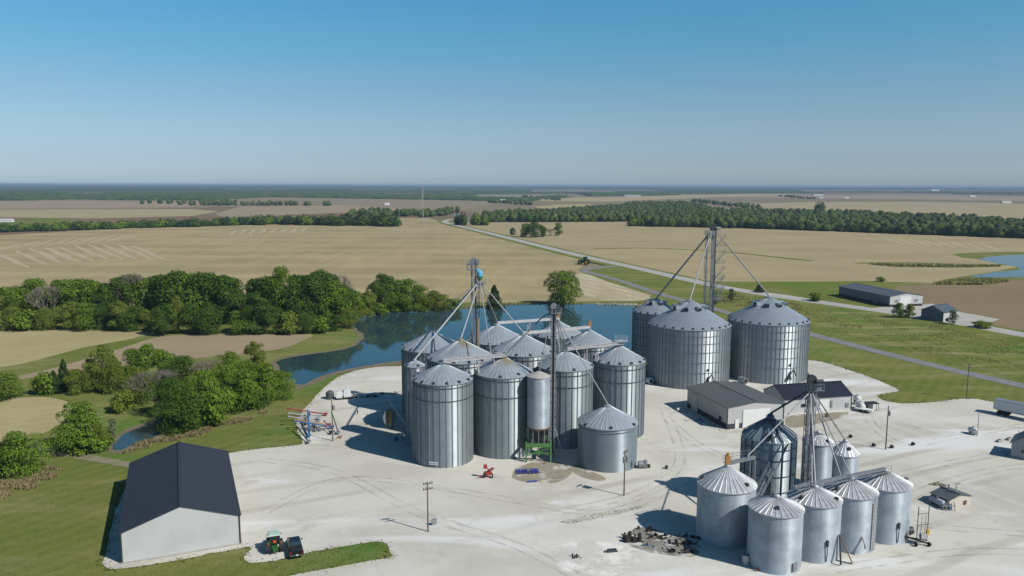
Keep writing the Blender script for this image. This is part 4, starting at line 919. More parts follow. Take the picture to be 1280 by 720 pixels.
spout(t,(l4.x-.8,l4.y,zt),(NB[0],NB[1],19.2),.3,'frame'); spout(t,(l4.x-.9,l4.y-.4,zt-1),(50.1,218.4,23.1),.2,'pale'); spout(t,(l4.x+3.6,l4.y,hz(302,l4)),(74.4,224.4,23.3),.22,'frame')
m=MB(); m.bar((.6,0,hz(289,l4)),(3.8,0,hz(303,l4)),.15,.15); m.build('spout_arm','frame',t)
# leg 4, lower right
l5=Vector((49.8,127.,0)); h5=hz(468,l5)
t=thing('bucket_elevator','stout grey elevator leg rising among the weathered old bins','bucket elevator',l5)
m=MB(); m.box((-.36,0,(h5-1.6)/2),(.38,.6,h5-1.6)); m.box((.36,0,(h5-1.6)/2),(.38,.6,h5-1.6)); m.build('casing','frame',t)
m=MB(); lattice(m,0,0,0,h5-2,1.3,1.6,.05); m.build('support_tower','frame',t)
head(t,0,0,h5-.8,.75,'darkframe'); platform(t,.4,0,h5-2.6,2.8,1.7)
m=MB(); m.tube((.5,-.5,h5-1.0),(1.7,-.5,h5-1.0),.3); m.box((-.2,-.5,h5-1.9),(1.3,1.2,1.),0); m.build('motor','darkframe',t)
ze=hz(491,l5)
spout(t,(l5.x-.6,l5.y,ze+.3),(Q.x,Q.y,16.0),.2,'darkframe'); spout(t,(l5.x-.7,l5.y-.6,ze),(37.4,119.6,12.6),.12,'pale')
spout(t,(l5.x-.3,l5.y-.5,ze),(v_.x,v_.y,hz(609,v_)+.3),.13); spout(t,(l5.x,l5.y-.6,ze),(w_.x+.6,w_.y-wr-.9,1.6),.13)
spout(t,(l5.x+.3,l5.y-.5,ze-.4),(w_.x,w_.y,hz(598.5,w_)+.3),.11); spout(t,(l5.x+.6,l5.y,ze-.2),(s_.x,s_.y,hz(552,s_)+.2),.13,'frame'); spout(t,(l5.x-.2,l5.y-.6,ze-.5),(v_.x-.5,v_.y,hz(609,v_)+.2),.1)
# roof conveyors
def conveyor(label,a,b,w=.75,h=.55,legs=(),motor=None,rail=True,mat='pale',loc=None,orange='orange'):
    a,b=Vector(a),Vector(b); t=thing('conveyor',label,'conveyor',((a+b)/2))
    o=t.location; a=a-o; b=b-o; d=(b-a).normalized(); s=Vector((-d.y,d.x,0))
    m=MB(); m.bar(a,b,w,h); m.build('trough',mat,t)
    if rail:
        m=MB(); n=max(2,int((b-a).length/1.8))
        m.bar(a+s*-.75+Vector((0,0,-.2)),b+s*-.75+Vector((0,0,-.2)),.5,.06)
        for hh in (.4,.9): m.bar(a+s*-1.1+Vector((0,0,hh)),b+s*-1.1+Vector((0,0,hh)),.05,.05)
        for k in range(n+1): p=a.lerp(b,k/n)+s*-1.1; m.bar(p+Vector((0,0,-.2)),p+Vector((0,0,.9)),.05,.05)
        m.build('walkway',mat,t)
    for q,zz in legs:
        p=a.lerp(b,q); m=MB()
        for k in (-.5,.5): m.bar(p+s*k+Vector((0,0,-.3)),p+s*k*1.8+Vector((0,0,zz-o.z-p.z)),.14,.14)
        m.bar(p+s*.5+Vector((0,0,-.4)),p-s*.8+Vector((0,0,-.3+(zz-o.z-p.z)*.8)),.08,.08); m.build('support',mat,t)
    if motor:
        m=MB(); m.box(b+Vector((0,0,.55)),(.75,.7,1.3)); m.tube(b+Vector((0,0,.9)),b+Vector((0,0,1.7)),.25); m.build('motor',orange,t)
    return t
conveyor('pale drag conveyor bridging the two front left bins',(A[0],A[1],20.1),(B[0]+.4,B[1]+.2,20.2),.7,.55,((.55,14.5),(.8,13)))
conveyor('pale roof conveyor furthest back with orange motor at its right end',(I[0],I[1],20.9),(K[0],K[1],20.0),.75,.6,((.5,15),),True,False)
conveyor('pale roof conveyor in the middle ending in an orange motor near pond',(J[0],J[1],21.4),(L[0],L[1],21.0),.75,.6,((.5,16),),True,False)
t=conveyor('pale conveyor with railing across the two front right bins',(C[0],C[1],20.2),(D[0]+.6,D[1]+.2,20.4),.7,.55,((.35,13.5),(.55,13)))
platform(t,D[0]+.4-t.location.x,D[1]-t.location.y,.5,2.6,1.8,'pale')
conveyor('grey walkway conveyor along the peaks of the row of old bins',(u.x+3.6,u.y+3.,10.4),(x_.x,x_.y,hz(588.7,x_)+.35),.5,.36,(),None,True,'frame')
conveyor('short galvanised conveyor with yellow motor from the widest old bin',(38.7,120.3,12.1),(33.8,118.,11.9),.6,.45,((0.06,0),),True,True,'frame','yellow')
t=thing('stairway','galvanised catwalk stair between widest old bin and drying bin','stairs',(39.4,119.2,0))
m=MB(); m.bar((-.5,-1.,6.2),(3.2,3.6,9.2),.9,.12); m.build('treads','frame',t)
m=MB()
for k in (-.45,.45):
    for hh in (.55,1.1): m.bar((-.5+k,-1.-k,6.2+hh),(3.2+k,3.6-k,9.2+hh),.06,.06)
    for q in range(6): p=Vector((-.5+k,-1.-k,6.2)).lerp(Vector((3.2+k,3.6-k,9.2)),q/5); m.bar(p,p+Vector((0,0,1.1)),.05,.05)
m.build('railing','frame',t)
m=MB(); m.bar((3.0,3.4,0),(3.0,3.4,9.1),.14,.14); m.bar((-.4,-.9,0),(-.4,-.9,6.2),.14,.14); m.build('post','frame',t)
# ------------------------------------------------------------------ buildings
def gabled(name,label,FL,FR,BL,eave,ridge,wallm,roofm,over=.35,doors=(),wains=None,cat='building',trim=None,asym=.5,windows=(),side_items=(),foundation=None):
    FL,FR,BL=Vector(FL),Vector(FR),Vector(BL); ux=(FR-FL); W=ux.length; ux/=W; vy=Vector((-ux.y,ux.x,0))
    if (BL-FL).dot(vy)<0: vy=-vy
    Lg=(BL-FL).dot(vy); rz=math.atan2(ux.y,ux.x); t=thing(name,label,cat,FL,rz)
    m=MB(); m.prism([(0,0),(W,0),(W,eave),(W*asym,ridge-.02),(0,eave)],0,Lg); m.build('wall',wallm,t)
    m=MB(); s1=(ridge-eave)/(W*asym); s2=(ridge-eave)/(W*(1-asym)); th=.14
    m.prism([(-over,eave-over*s1+.02),(W*asym,ridge+.02),(W+over,eave-over*s2+.02),(W+over,eave-over*s2+.02+th),(W*asym,ridge+.02+th),(-over,eave-over*s1+.02+th)],-over*.7,Lg+over*.7)
    rf=m.build('roof',roofm,t)
    m=MB(); m.bar((W*asym,-over*.7,ridge+th+.05),(W*asym,Lg+over*.7,ridge+th+.05),.5,.07); m.build('ridge_cap',roofm,rf)
    if trim:
        m=MB()
        for x,y in ((0,-.02),(W,-.02),(W,Lg)): m=MB(); m.box((x,y,eave/2),(.22,.14,eave-.02)); m.build('corner_trim',trim,t)
    if wains:
        m=MB(); m.box((W/2,-.02,.6),(W-.3,.06,1.2)); m.box((-.02,Lg/2,.6),(.06,Lg-.3,1.2)); m.box((W+.02,Lg/2,.6),(.06,Lg-.3,1.2)); m.build('wainscot',wains,t)
    for x,w,z0,z1,mt in doors:
        m=MB(); m.box((x,-.06,(z0+z1)/2),(w,.12,z1-z0)); 
        for k in range(1,4): m.box((x,-.125,z0+(z1-z0)*k/4),(w,.02,.05))
        m.build('door',mt,t)
    for side_,y,w,z0,z1,nm,mt in side_items:
        m=MB(); m.box((-.06 if side_=='L' else W+.06,y,(z0+z1)/2),(.12,w,z1-z0)); m.build(nm,mt,t)
    for x,z,w,h in windows:
        m=MB(); m.box((x,-.05,z),(w+.2,.1,h+.2)); f=m.build('window','white',t); m=MB(); m.box((x,-.1,z),(w,.06,h)); m.build('pane','glass',f)
    if foundation:
        m=MB(); m.box((W/2,Lg/2,.08),(W+foundation,Lg+foundation,.18)); m.build('foundation','concrete',t)
    return t,W,Lg,rz
# left shed
FL=P(153,704.5); FR=FL+16.35*Vector((math.cos(R(23.2)),math.sin(R(23.2)),0)); BL=P(160.5,579.6,4.65); BL.z=0
t,W,Lg,rz1=gabled('machine_shed','white machine shed with black metal roof at lower left',FL,FR,BL,4.65,7.45,'whitewall','blackroof',.3,trim='darkframe',foundation=.5)
# grey shop shed
t,W2,Lg2,rz2=gabled('shop_shed','grey shop shed with charcoal roof and big white overhead door',P(908.6,536.7),P(978.7,530.4),P(859.5,508.5),hz(509.7,P(908.6,536.7)),hz(502,P(908.6,536.7).lerp(P(978.7,530.4),.5)),'greywall','greyroof',.4,doors=(),wains='darkframe',trim='darkframe')
for x,w,z0,z1 in ((.51*W2,.48*W2,.05,4.2),):
    m=MB(); m.box((x,-.07,(z0+z1)/2),(w,.14,z1-z0)); 
    for k in range(1,5): m.box((x,-.145,z0+(z1-z0)*k/5),(w,.02,.04))
    m.build('overhead_door','white',t)
m=MB(); m.box((.17*W2,-.08,1.1),(1.0,.14,2.1)); m.build('door','white',t)
m=MB(); m.box((-.08,Lg2*.80,2.2),(.14,Lg2*.16,4.2)); m.build('sliding_door','palewall',t)
m=MB(); m.box((-.08,Lg2*.16,1.7),(.14,1.,1.)); m.build('window','black',t)
# navy roofed shed
NL,NR=P(979.7,517.7),P(1063.5,511.8); d=(NR-NL).normalized(); nn_=Vector((-d.y,d.x,0)); eN=hz(493.5,NR)
NL=NR-d*17.2; depth=9.2
# gable faces right: front-left of the gable end is NR, the building runs back to the left
t,W3,Lg3,_=gabled('navy_roof_shed','white walled shed with navy roof behind the grey shop shed',NR,NR+nn_*depth,NR-d*18.5,eN,hz(477,NR+nn_*depth*.5),'palewall','navyroof',.3,trim='darkframe')
for y,w,z0,z1,nm,mt in ((7.6,2.6,.05,3.0,'overhead_door','white'),(13.3,1.2,1.5,2.3,'window','glass'),(1.2,.9,.7,1.8,'window','frame'),(10.6,.9,1.7,2.5,'window','darkframe'),(5.6,.5,.9,2.6,'meter_box','frame')):
    m=MB(); m.box((-.07,y,(z0+z1)/2),(.13,w,z1-z0)); m.build(nm,mt,t)
# long grey shed across the road
q=P(1111.7,383.7); eL=hz(370.8,q)
t,W4,Lg4,_=gabled('long_shed','long blue grey shed with white end wall across the road',q,P(1152.5,382.2),P(1043.5,369.9),eL,hz(366.6,q.lerp(P(1152.5,382.2),.5)),'bluewall','slate',.4,wains='black')
m=MB(); m.prism([(.02,1.1),(W4-.02,1.1),(W4-.02,eL-.05),(W4*.5,hz(366.6,q.lerp(P(1152.5,382.2),.5))-.1),(.02,eL-.05)],-.10,-.02); m.build('end_wall','palewall',t)
m=MB(); m.box((W4*.47,-.16,2.4),(W4*.34,.12,4.6)); m.build('overhead_door','white',t)
for x in (.2,.8): m=MB(); m.box((W4*x,-.14,2.6),(1.7,.1,1.2)); m.build('window','frame',t)
m=MB(); m.box((-.07,Lg4*.26,2.4),(.1,3.6,4.6)); m.build('sliding_door','bluewall',t)
# low blue shed
q0,q1=P(1178.5,402.7),P(1151,398.5); eS=hz(390.8,q0)
t,W5,Lg5,_=gabled('low_shed','low shed with dark blue gable and slate roof beside the road',q1,q0,P(1205.7,401.3)-(q0-q1),eS,hz(382.2,q1.lerp(q0,.5)),'bluewall','blueroof',.3)
m=MB(); m.box((W5+.04,Lg5/2,eS/2),(.08,Lg5-.1,eS-.2)); m.build('pale_side_wall','palewall',t)
m=MB(); m.box((W5+.1,Lg5*.72,1.6),(.06,2.8,3.0)); m.build('sliding_door','whitewall',t)
# scale house at the right edge
q0=P(1263,571.5); q1=P(1300,578.5)
t,_,_,_=gabled('scale_house','small grey scale house at the right edge of the yard',q0,q1,P(1275,562.5),hz(553,q0),hz(545,q0.lerp(q1,.5)),'bale','slate',.35,windows=((2.1,1.7,.95,.9),),cat='small building')
# pump house with tank
q0,q1=P(1186,637),P(1212,631); 
t,Wp,Lp,rzp=gabled('pump_house','small cream pump house with sagging grey roof in the yard',q0,q1,P(1174,625),1.6,2.2,'cream','slate',.2,cat='small building')
m=MB(); m.tube((Wp*.5,.8,2.5),(Wp*.5,.8,3.6),.12); m.tube((Wp*.55,2.4,2.5),(Wp*.55,2.4,3.3),.16); m.build('vent_pipe','pale',t)
m=MB(); m.box((Wp*.75,-.06,.65),(.7,.12,.7)); m.build('red_panel','rust',t)
def htank(label,a,b,r,z,mat,cat='tank',group=None,legs=True):
    a,b=Vector(a),Vector(b); c=(a+b)/2; t=thing('storage_tank',label,cat,(c.x,c.y,0),0,group); d=(b-a).normalized(); L_=(b-a).length/2
    m=MB(); pr=[]
    for q in range(7):
        th=q/6*PI/2; pr.append((-L_-r*.45*math.cos(th),r*max(.02,math.sin(th))))
    pr=pr+[(-x,y) for x,y in reversed(pr)]; s=Vector((-d.y,d.x,0)); rings_=[]
    for x,y in pr: rings_.append([tuple(d*x+s*(y*math.cos(2*PI*k/20))+Vector((0,0,z+y*math.sin(2*PI*k/20)))) for k in range(20)])
    m.rings(rings_); m.build('tank',mat,t,True)
    m=MB()
    for x in (-L_*.7,L_*.7): m.box(d*x+Vector((0,0,z/2-.1)),(.25,r*1.5,max(.2,z-r*.5)),math.atan2(d.y,d.x))
    m.build('saddle','frame',t)
    m=MB(); m.lathe([(.22,z+r-.05),(.22,z+r+.25)],12); m.build('valve_cap','frame',t); return t
htank('grey propane tank lying beside the cream pump house',P(1164,628),P(1179,636),.55,.85,'oldwall','propane tank')
t=thing('pipe_manifold','tangle of blue and grey pipes beside the pump house','pipes',P(1184,638))
m=MB()
for k in range(6): m.tube((-.8+k*.4,-.3*(k%2),0),(-.6+k*.35,.2,.9+.3*(k%3)),.07)
m.tube((-1,0,.7),(1.4,.1,.8),.08); m.build('pipes','frame',t)
m=MB(); m.box((.6,.3,.5),(.5,.5,.7)); m.tube((-.7,.3,.1),(-.7,.3,1.),.12); m.build('valve_box','blue',t)
# ------------------------------------------------------------------ poles
def utility_pole(label,px,pb,pt,arms=1,trans=0,rz=0.,lean=0.,thin=False,group='wooden utility poles in the yard'):
    g=P(px,pb); h=hz(pt,g); t=thing('utility_pole',label,'utility pole',g,rz,group); r=.09 if thin else .14
    m=MB(); m.tube((0,0,0),(lean,0,h),r,r*.7,8); m.build('pole','wood' if not thin else 'frame',t)
    for k in range(arms):
        z=h-.3-k*.9; m=MB(); m.box((lean,-.17,z),(1.6,.1,.13)); c=m.build('crossarm','wood',t)
        for x in (-.72,-.32,.32,.72): m=MB(); m.lathe([(.05,z+.06),(.09,z+.16),(.05,z+.3)],8,(lean+x,-.17,0)); m.build('insulator','darkframe',c)
    for k in range(trans):
        m=MB(); m.lathe([(.24,h-2.2),(.26,h-2.1),(.26,h-1.2),(.2,h-1.1)],12,(lean+(.36 if k%2==0 else -.36),-.1*k,0)); m.build('transformer','frame',t)
    return t,g,h
utility_pole('utility pole with crossarm standing alone in the open foreground gravel',535,664.5,602,2,0,.5)
utility_pole('utility pole carrying three transformers before the short smooth bin',780,619.5,563,1,3,.9)
utility_pole('bare wooden utility pole right of the weathered old bins',1107,562,507,0,1,.3)
utility_pole('double armed utility pole on the grass edge near the trailer',1208,498.5,455,2,0,.7)
utility_pole('thin pole beside the small white tank near the trailer',1221.5,545,514,0,0,0,0,True)
utility_pole('thin dark pole by the row of colourful augers',416,551,500,0,1,.2,0,False)
t,g,h=utility_pole('thin pole left of the scale house at right edge',1272.5,553,538,0,0,0,0,True)
# meter post under the foreground pole
t=thing('meter_panel','small grey panel standing just right of the foreground pole','panel',P(542.5,656.5)); m=MB(); m.box((0,0,.75),(.9,.12,.8),.5); m.build('panel','frame',t); m=MB(); m.box((-.3,-.1,.3),(.1,.1,.6)); m.box((.3,.1,.3),(.1,.1,.6)); m.build('leg','frame',t)
# ------------------------------------------------------------------ vehicles
vd=Vector((-math.sin(rz1),math.cos(rz1),0)); HD=rz1-R(2)
def wheel(m_parent,x,y,r,w,rim='frame',rr=.55):
    m=MB(); m.tube((x-w/2,y,r),(x+w/2,y,r),r,n=20); wv=m.build('wheel','rubber',m_parent)
    m=MB(); m.tube((x-w/2-.02,y,r),(x+w/2+.02,y,r),r*rr,n=14); m.build('rim',rim,wv); return wv
t=thing('pickup_truck','black pickup truck with covered bed parked beside the green tractor','pickup truck',P(369,688.2),HD)
sec=lambda y,w,z0,z1,k=.9:[(-w/2,y,z0),(w/2,y,z0),(w/2,y,(z0+z1)*.55),(w/2*k,y,z1),(-w/2*k,y,z1),(-w/2,y,(z0+z1)*.55)]
m=MB(); m.rings([sec(-2.85,1.9,.55,1.08),sec(-2.75,1.98,.45,1.16),sec(.9,2.0,.42,1.18),sec(1.3,2.0,.42,1.2),sec(2.5,1.96,.45,1.12),sec(2.85,1.8,.55,.95)]); m.build('body','truck',t)
m=MB(); m.rings([[(-.92,-.95,1.16),(.92,-.95,1.16),(.92,1.45,1.18),(-.92,1.45,1.18)],[(-.76,-.72,1.82),(.76,-.72,1.82),(.74,.75,1.84),(-.74,.75,1.84)]]); m.build('cab','truck',t)
m=MB(); m.add([(-.8,-.93,1.24),(.8,-.93,1.24),(.68,-.76,1.74),(-.68,-.76,1.74)],[(0,1,2,3)]); m.build('rear_window','glass',t)
m=MB(); m.box((0,-1.85,1.2),(1.72,1.75,.06)); m.build('bed_cover','black',t)
m=MB(); m.box((0,-2.93,.6),(1.9,.16,.2)); m.build('bumper','chrome',t); m=MB(); m.box((0,-3.02,.66),(.32,.03,.17)); m.build('number_plate','white',t)
for x in (-.9,.9): m=MB(); m.box((x,-2.86,.98),(.17,.08,.36)); m.build('tail_light','taillight',t)
for x in (-1.1,1.1): m=MB(); m.box((x,1.0,1.28),(.24,.1,.2)); m.build('mirror','black',t)
for x in (-.86,.86):
    for y in (-1.85,1.8): wheel(t,x,y,.4,.27)
def tractor(label,loc,rz,bodym,roofm,rim,s=1.,amb=True):
    t=thing('tractor',label,'tractor',loc,rz); t.scale=(s,s,s)
    m=MB(); m.rings([[(-.42,.4,.9),(.42,.4,.9),(.42,.4,1.75),(-.42,.4,1.75)],[(-.4,2.3,.9),(.4,2.3,.9),(.38,2.3,1.6),(-.38,2.3,1.6)],[(-.3,2.6,1.),(.3,2.6,1.),(.28,2.6,1.45),(-.28,2.6,1.45)]]); m.build('bonnet',bodym,t)
    m=MB(); m.box((0,.2,.75),(.6,4.2,.4)); m.box((0,-1.15,.9),(.8,.5,.5)); m.build('chassis',bodym,t)
    m=MB(); m.rings([[(-.75,-.9,1.3),(.75,-.9,1.3),(.75,.5,1.3),(-.75,.5,1.3)],[(-.72,-.8,2.6),(.72,-.8,2.6),(.7,.45,2.6),(-.7,.45,2.6)]]); m.build('cab','glass',t)
    m=MB(); m.box((0,-.2,2.72),(1.75,1.75,.22),0,0,.9); m.build('cab_roof',roofm,t)
    for x in (-1,1):
        m=MB(); m.box((x*.9,-.85,1.75),(.5,1.3,.08)); m.build('fender',bodym,t)
        wheel(t,x*.95,-.8,.92,.55,rim); wheel(t,x*.8,1.9,.6,.4,rim)
        m=MB(); m.box((x*1.1,.5,2.2),(.08,.06,.32)); m.bar((x*.7,.5,2.35),(x*1.1,.5,2.3),.04,.04); m.build('mirror','black',t)
    if amb:
        m=MB(); m.box((0,-1.0,1.72),(.42,.05,.38)); m.build('reflector','amber',t)
        for x in (-.95,.95): m=MB(); m.box((x,-1.52,1.68),(.2,.06,.16)); m.build('lamp','amber',t)
    m=MB(); m.bar((-.35,-1.4,.5),(-.45,-2.1,.5),.1,.12); m.bar((.35,-1.4,.5),(.45,-2.1,.5),.1,.12); m.box((0,-1.45,.95),(.9,.12,.5)); m.build('hitch',bodym,t)
    return t
tractor('green tractor with pale cab roof parked beside the black pickup',P(343,687),HD,'jgreen','cabgreen','yellow',1.)
tractor('green farm tractor with yellow wheels beside the far field road',P(731,330.5),R(70),'jgreen','jgreen','yellow',1.9,False)
t=thing('seed_planter','green and yellow planter parked beside the far road tractor','farm implement',P(725.5,330.5),R(70))
m=MB(); m.box((0,0,1.1),(5.,.5,.5)); m.bar((0,0,1.),(0,4,.8),.3,.3); m.build('toolbar','jgreen',t)
for x in (-2,-.7,.7,2): m=MB(); m.lathe([(.5,1.3),(.6,2.2),(.3,2.4)],10,(x,0,0)); m.build('hopper','jgreen',t)
for x in (-2.2,2.2): wheel(t,x,0,.6,.4,'yellow')
# semi trailer
ta,tb=P(1243.5,516),P(1300,528); d=(tb-ta); d.normalize(); Lt=15.
t=thing('grain_trailer','long white grain trailer parked at the right edge of the yard','trailer',ta,math.atan2(d.y,d.x))
m=MB(); m.rings([[(x,-1.2+k,1.25),(x,1.2-k,1.25),(x,1.28,1.5),(x,1.28,3.5),(x,-1.28,3.5),(x,-1.28,1.5)] for x,k in ((0,0),(.02,0),(Lt-.02,0),(Lt,0))]); m.build('box','tankwhite',t)
m=MB(); m.box((Lt/2,0,3.56),(Lt+.05,2.62,.14)); m.build('tarp','frame',t)
m=MB(); m.box((Lt/2,-.45,1.08),(Lt-1,.16,.3)); m.box((Lt/2,.45,1.08),(Lt-1,.16,.3)); m.build('frame_rail','black',t)
for x in (1.3,2.7):
    for y in (-.95,.95):
        m=MB(); m.tube((x,y-.25,.52),(x,y+.25,.52),.52,n=18); m.build('wheel','rubber',t)
m=MB(); m.bar((11.,-.7,0),(11.,-.7,1.2),.14,.14); m.bar((11.,.7,0),(11.,.7,1.2),.14,.14); m.build('landing_leg','frame',t)
htank('small white tank on skids beside the thin pole near trailer',P(1212.5,541.3),P(1219.5,544.2),.62,.95,'tankwhite','fuel tank')
htank('white tank end-on beside the navy roofed shed',P(1071.5,509.5),P(1078,514),.75,1.1,'tankwhite','tank')
htank('smaller white tank behind the other one by navy shed',P(1069,504),P(1073,506.5),.7,1.6,'tankwhite','tank')
t=thing('flatbed_trailer','low white flatbed trailer by the navy roofed shed','trailer',P(1080,515),R(-40)); m=MB(); m.box((0,0,.75),(4,1.8,.25)); m.build('bed','white',t)
for x in (-.6,.5):
    for y in (-1,1): m=MB(); m.tube((x,y*.85-.12,.35),(x,y*.85+.12,.35),.35,n=12); m.build('wheel','rubber',t)
t=thing('waste_bin','dark open sided waste bin right of the white tanks','waste bin',P(1089,512),R(8)); m=MB()
m.box((0,0,.9),(2.8,1.8,1.7)); m.build('box','greytank',t); m=MB(); m.box((.2,-.93,.9),(.8,.05,1.4)); m.box((1.0,-.93,.9),(.4,.05,1.4)); m.build('panel','white',t); m=MB(); m.box((0,0,1.8),(2.9,1.9,.1)); m.build('lid','black',t)
# ------------------------------------------------------------------ tanks and machinery left of the cluster
def vtank(name,label,p,r,h,mat,cat='tank',group=None,top=True):
    t=thing(name,label,cat,p,0,group); m=MB(); m.lathe([(r,0),(r,h),(r*.75,h+r*.25),(r*.2,h+r*.38)],24); m.build('tank',mat,t)
    m=MB(); m.lathe([(r*.2,h+r*.36),(r*.2,h+r*.36+.2)],12); m.build('lid','black',t); return t
vtank('storage_tank','squat dark round tank by the grass left of the white totes',P(412.5,498.5),1.05,1.7,'greytank')
def tote(label,px,py,s):
    t=thing('liquid_tote',label,'tote',P(px,py),.3); m=MB(); m.box((0,0,.95*s),(1.15*s,1.05*s,1.2*s),0,0,.96); m.lathe([(.2,1.5*s),(.2,1.75*s)],12); m.build('tank','tankwhite',t)
    m=MB(); m.box((0,0,.17*s),(1.3*s,1.1*s,.3*s)); m.build('pallet','black',t)
tote('smaller white tote right of the dark round tank',424,499,1.35); tote('bigger white tote right of the smaller tote',434,498,1.6)
def junk(label,px,py,n,w,d,h,mat,seed,cat='scrap',name='scrap_pile'):
    r=random.Random(seed); t=thing(name,label,cat,P(px,py)); m=MB()
    for k in range(n):
        x,y=r.uniform(-w,w)/2,r.uniform(-d,d)/2; z=r.uniform(.05,h)
        if r.random()<.5: m.bar((x,y,z*.3),(x+r.uniform(-1,1)*w*.3,y+r.uniform(-1,1)*d*.3,z),r.uniform(.08,.2),r.uniform(.08,.2))
        else: m.box((x,y,z*.5),(r.uniform(.2,.7)*w*.3,r.uniform(.2,.7)*d*.4,z*.8),r.uniform(0,3),r.uniform(-.3,.3))
    m.build('debris',mat,t); return t
junk('dark machine parts right of the white totes',447,497,9,3.2,1.6,1.2,'black',1,name='scrap_machinery'); junk('low black machine frame near the rear shadow',461,496.5,10,4.4,1.3,1.,'black',2,name='scrap_machinery')
junk('small red implement left of the other red one behind the bins',478,493,7,1.8,1.,.8,'rust',3,'farm implement','farm_implement'); junk('small red implement closest to the rear bin',491,492.5,7,1.8,1.,.8,'rust',4,'farm implement','farm_implement')
def auger(label,tail,tip,zt,r,mat,hop=None,wheels=True,z0=.45):
    a,b=P(*tail),P(*tip); t=thing('grain_auger',label,'grain auger',((a+b)/2).to_3d(),0,'augers parked in a row on the yard edge')
    o=t.location; a=a-o+Vector((0,0,z0)); b=b-o+Vector((0,0,zt)); d=(b-a).normalized()
    r*=.72; m=MB(); m.tube(a,b,r,n=10); m.build('tube',mat,t)
    m=MB(); m.box(a+Vector((0,0,.1)),(.9,.7,.4),math.atan2(d.y,d.x)); m.build('hopper',hop or mat,t)
    m=MB(); m.tube(b,b+Vector((0,0,-.4)),r*1.2); m.build('spout',mat,t)
    if wheels:
        s=Vector((-d.y,d.x,0)).normalized(); c=a.lerp(b,.45); m=MB()
        for k in (-1,1): p=Vector((c.x,c.y,0))+s*k*.9; m.bar(c+Vector((0,0,-r)),p+Vector((0,0,.35)),.09,.09); m.bar(a.lerp(b,.75)+Vector((0,0,-r)),p+Vector((0,0,.35)),.07,.07)
        m.build('undercarriage','frame',t)
        for k in (-1,1): p=Vector((c.x,c.y,.35))+s*k*.95; m=MB(); m.tube(p-s*.1,p+s*.1,.35,n=12); m.build('wheel','rubber',t)
    return t
auger('long red auger furthest back in the row',(407,520),(360,522),2.3,.2,'red'); auger('grey auger just in front of the red one',(398,524.5),(361,528.5),2.4,.2,'spout')
auger('second grey auger in the row nearer the camera',(397,529),(361,532.5),2.3,.2,'spout','frame'); auger('orange auger lying beside the blue one',(411,533.5),(369,537),2.4,.17,'orange','red')
auger('long blue auger pointing across the row',(415,536),(369,539),2.4,.22,'blue'); auger('thick blue auger turned across the others',(386.5,547),(385.5,527),2.6,.32,'blue','blue',False)
auger('black auger lying at a slant in front of the row',(386,554.5),(371,540),1.3,.2,'black','frame',False); auger('dark slanting auger beside the thin pole',(423,543),(415,528),2.5,.16,'darkframe','frame',False); auger('thin dark auger leaning towards the pole',(414,543),(404,536),.9,.1,'black','black',False)
junk('red auger hopper dropped on the gravel by the pole',424,548,7,1.2,.9,.8,'red',5,'auger hopper','auger_hopper')
junk('heap of grey pipes and wheels among the augers',393,538,16,4.5,2.5,1.,'frame',6,'scrap','pipe_heap')
# tall auger with the yellow wheel
a=P(512,541); t=thing('tall_auger','tall silver auger on a tripod left of the front bin','grain auger',a)
top=P(486,533); zt=hz(499,top); tv=top-a+Vector((0,0,zt)); m=MB(); m.tube((0,0,.8),tv,.2); m.build('tube','pale',t)
m=MB(); b2=P(472,530)-a
m.bar(tv,(b2.x,b2.y,hz(520,P(472,530))),.1,.1); m.bar((b2.x,b2.y,hz(520,P(472,530))),(b2.x,b2.y,0),.09,.09)
for px,py in ((481,535),(492,535)): q=P(px,py)-a; m.bar(tv,q,.1,.1)
m.build('tripod','frame',t)
t=thing('grain_cleaner','yellow rotary grain cleaner with pale rim under the tripod','grain cleaner',P(487,535),.5)
m=MB(); m.lathe([(.8,0),(1.0,.2),(1.0,.4),(.8,.5)],16); m.build('base','frame',t)
m=MB(); m.tube((-.0,-.25,2.6),(0,.25,2.6),1.55,n=20); m.v=[(x,y,.5+(z-1.05)*1.32) for x,y,z in m.v]; m.build('drum','frame',t)
m=MB(); m.box((.1,-.33,2.5),(.8,.12,3.2),0,0,.7); m.build('hopper','yellow',t)
m=MB(); m.box((0,-.36,.7),(.3,.2,.9)); m.build('chute','white',t)
junk('blue machine and cables in the shade beside the front bin',502.5,551,9,3.,1.5,1.3,'blue',8,'machine','blower_unit')
m0=thing('dryer_frame','grey tubular frame beside the narrow ribbed bin','frame',P(500,537)); m=MB()
for x in (-1,.6):
    m.bar((x,0,0),(x,0,2.6),.08,.08); m.bar((x,1,0),(x,1,2.6),.08,.08); m.bar((x,0,2.6),(x,1,2.6),.08,.08)
m.bar((-1,0,2.6),(.6,0,2.6),.08,.08); m.bar((-1,0,1.3),(.6,0,2.6),.06,.06); m.build('rails','frame',m0)
junk('small black stand in the middle of the rear yard',459.5,531,4,.9,.6,1.,'black',9,'stand','stand'); junk('tiny dark post between the two long shadows',447,518,3,.5,.4,1.6,'black',10,'post','post')
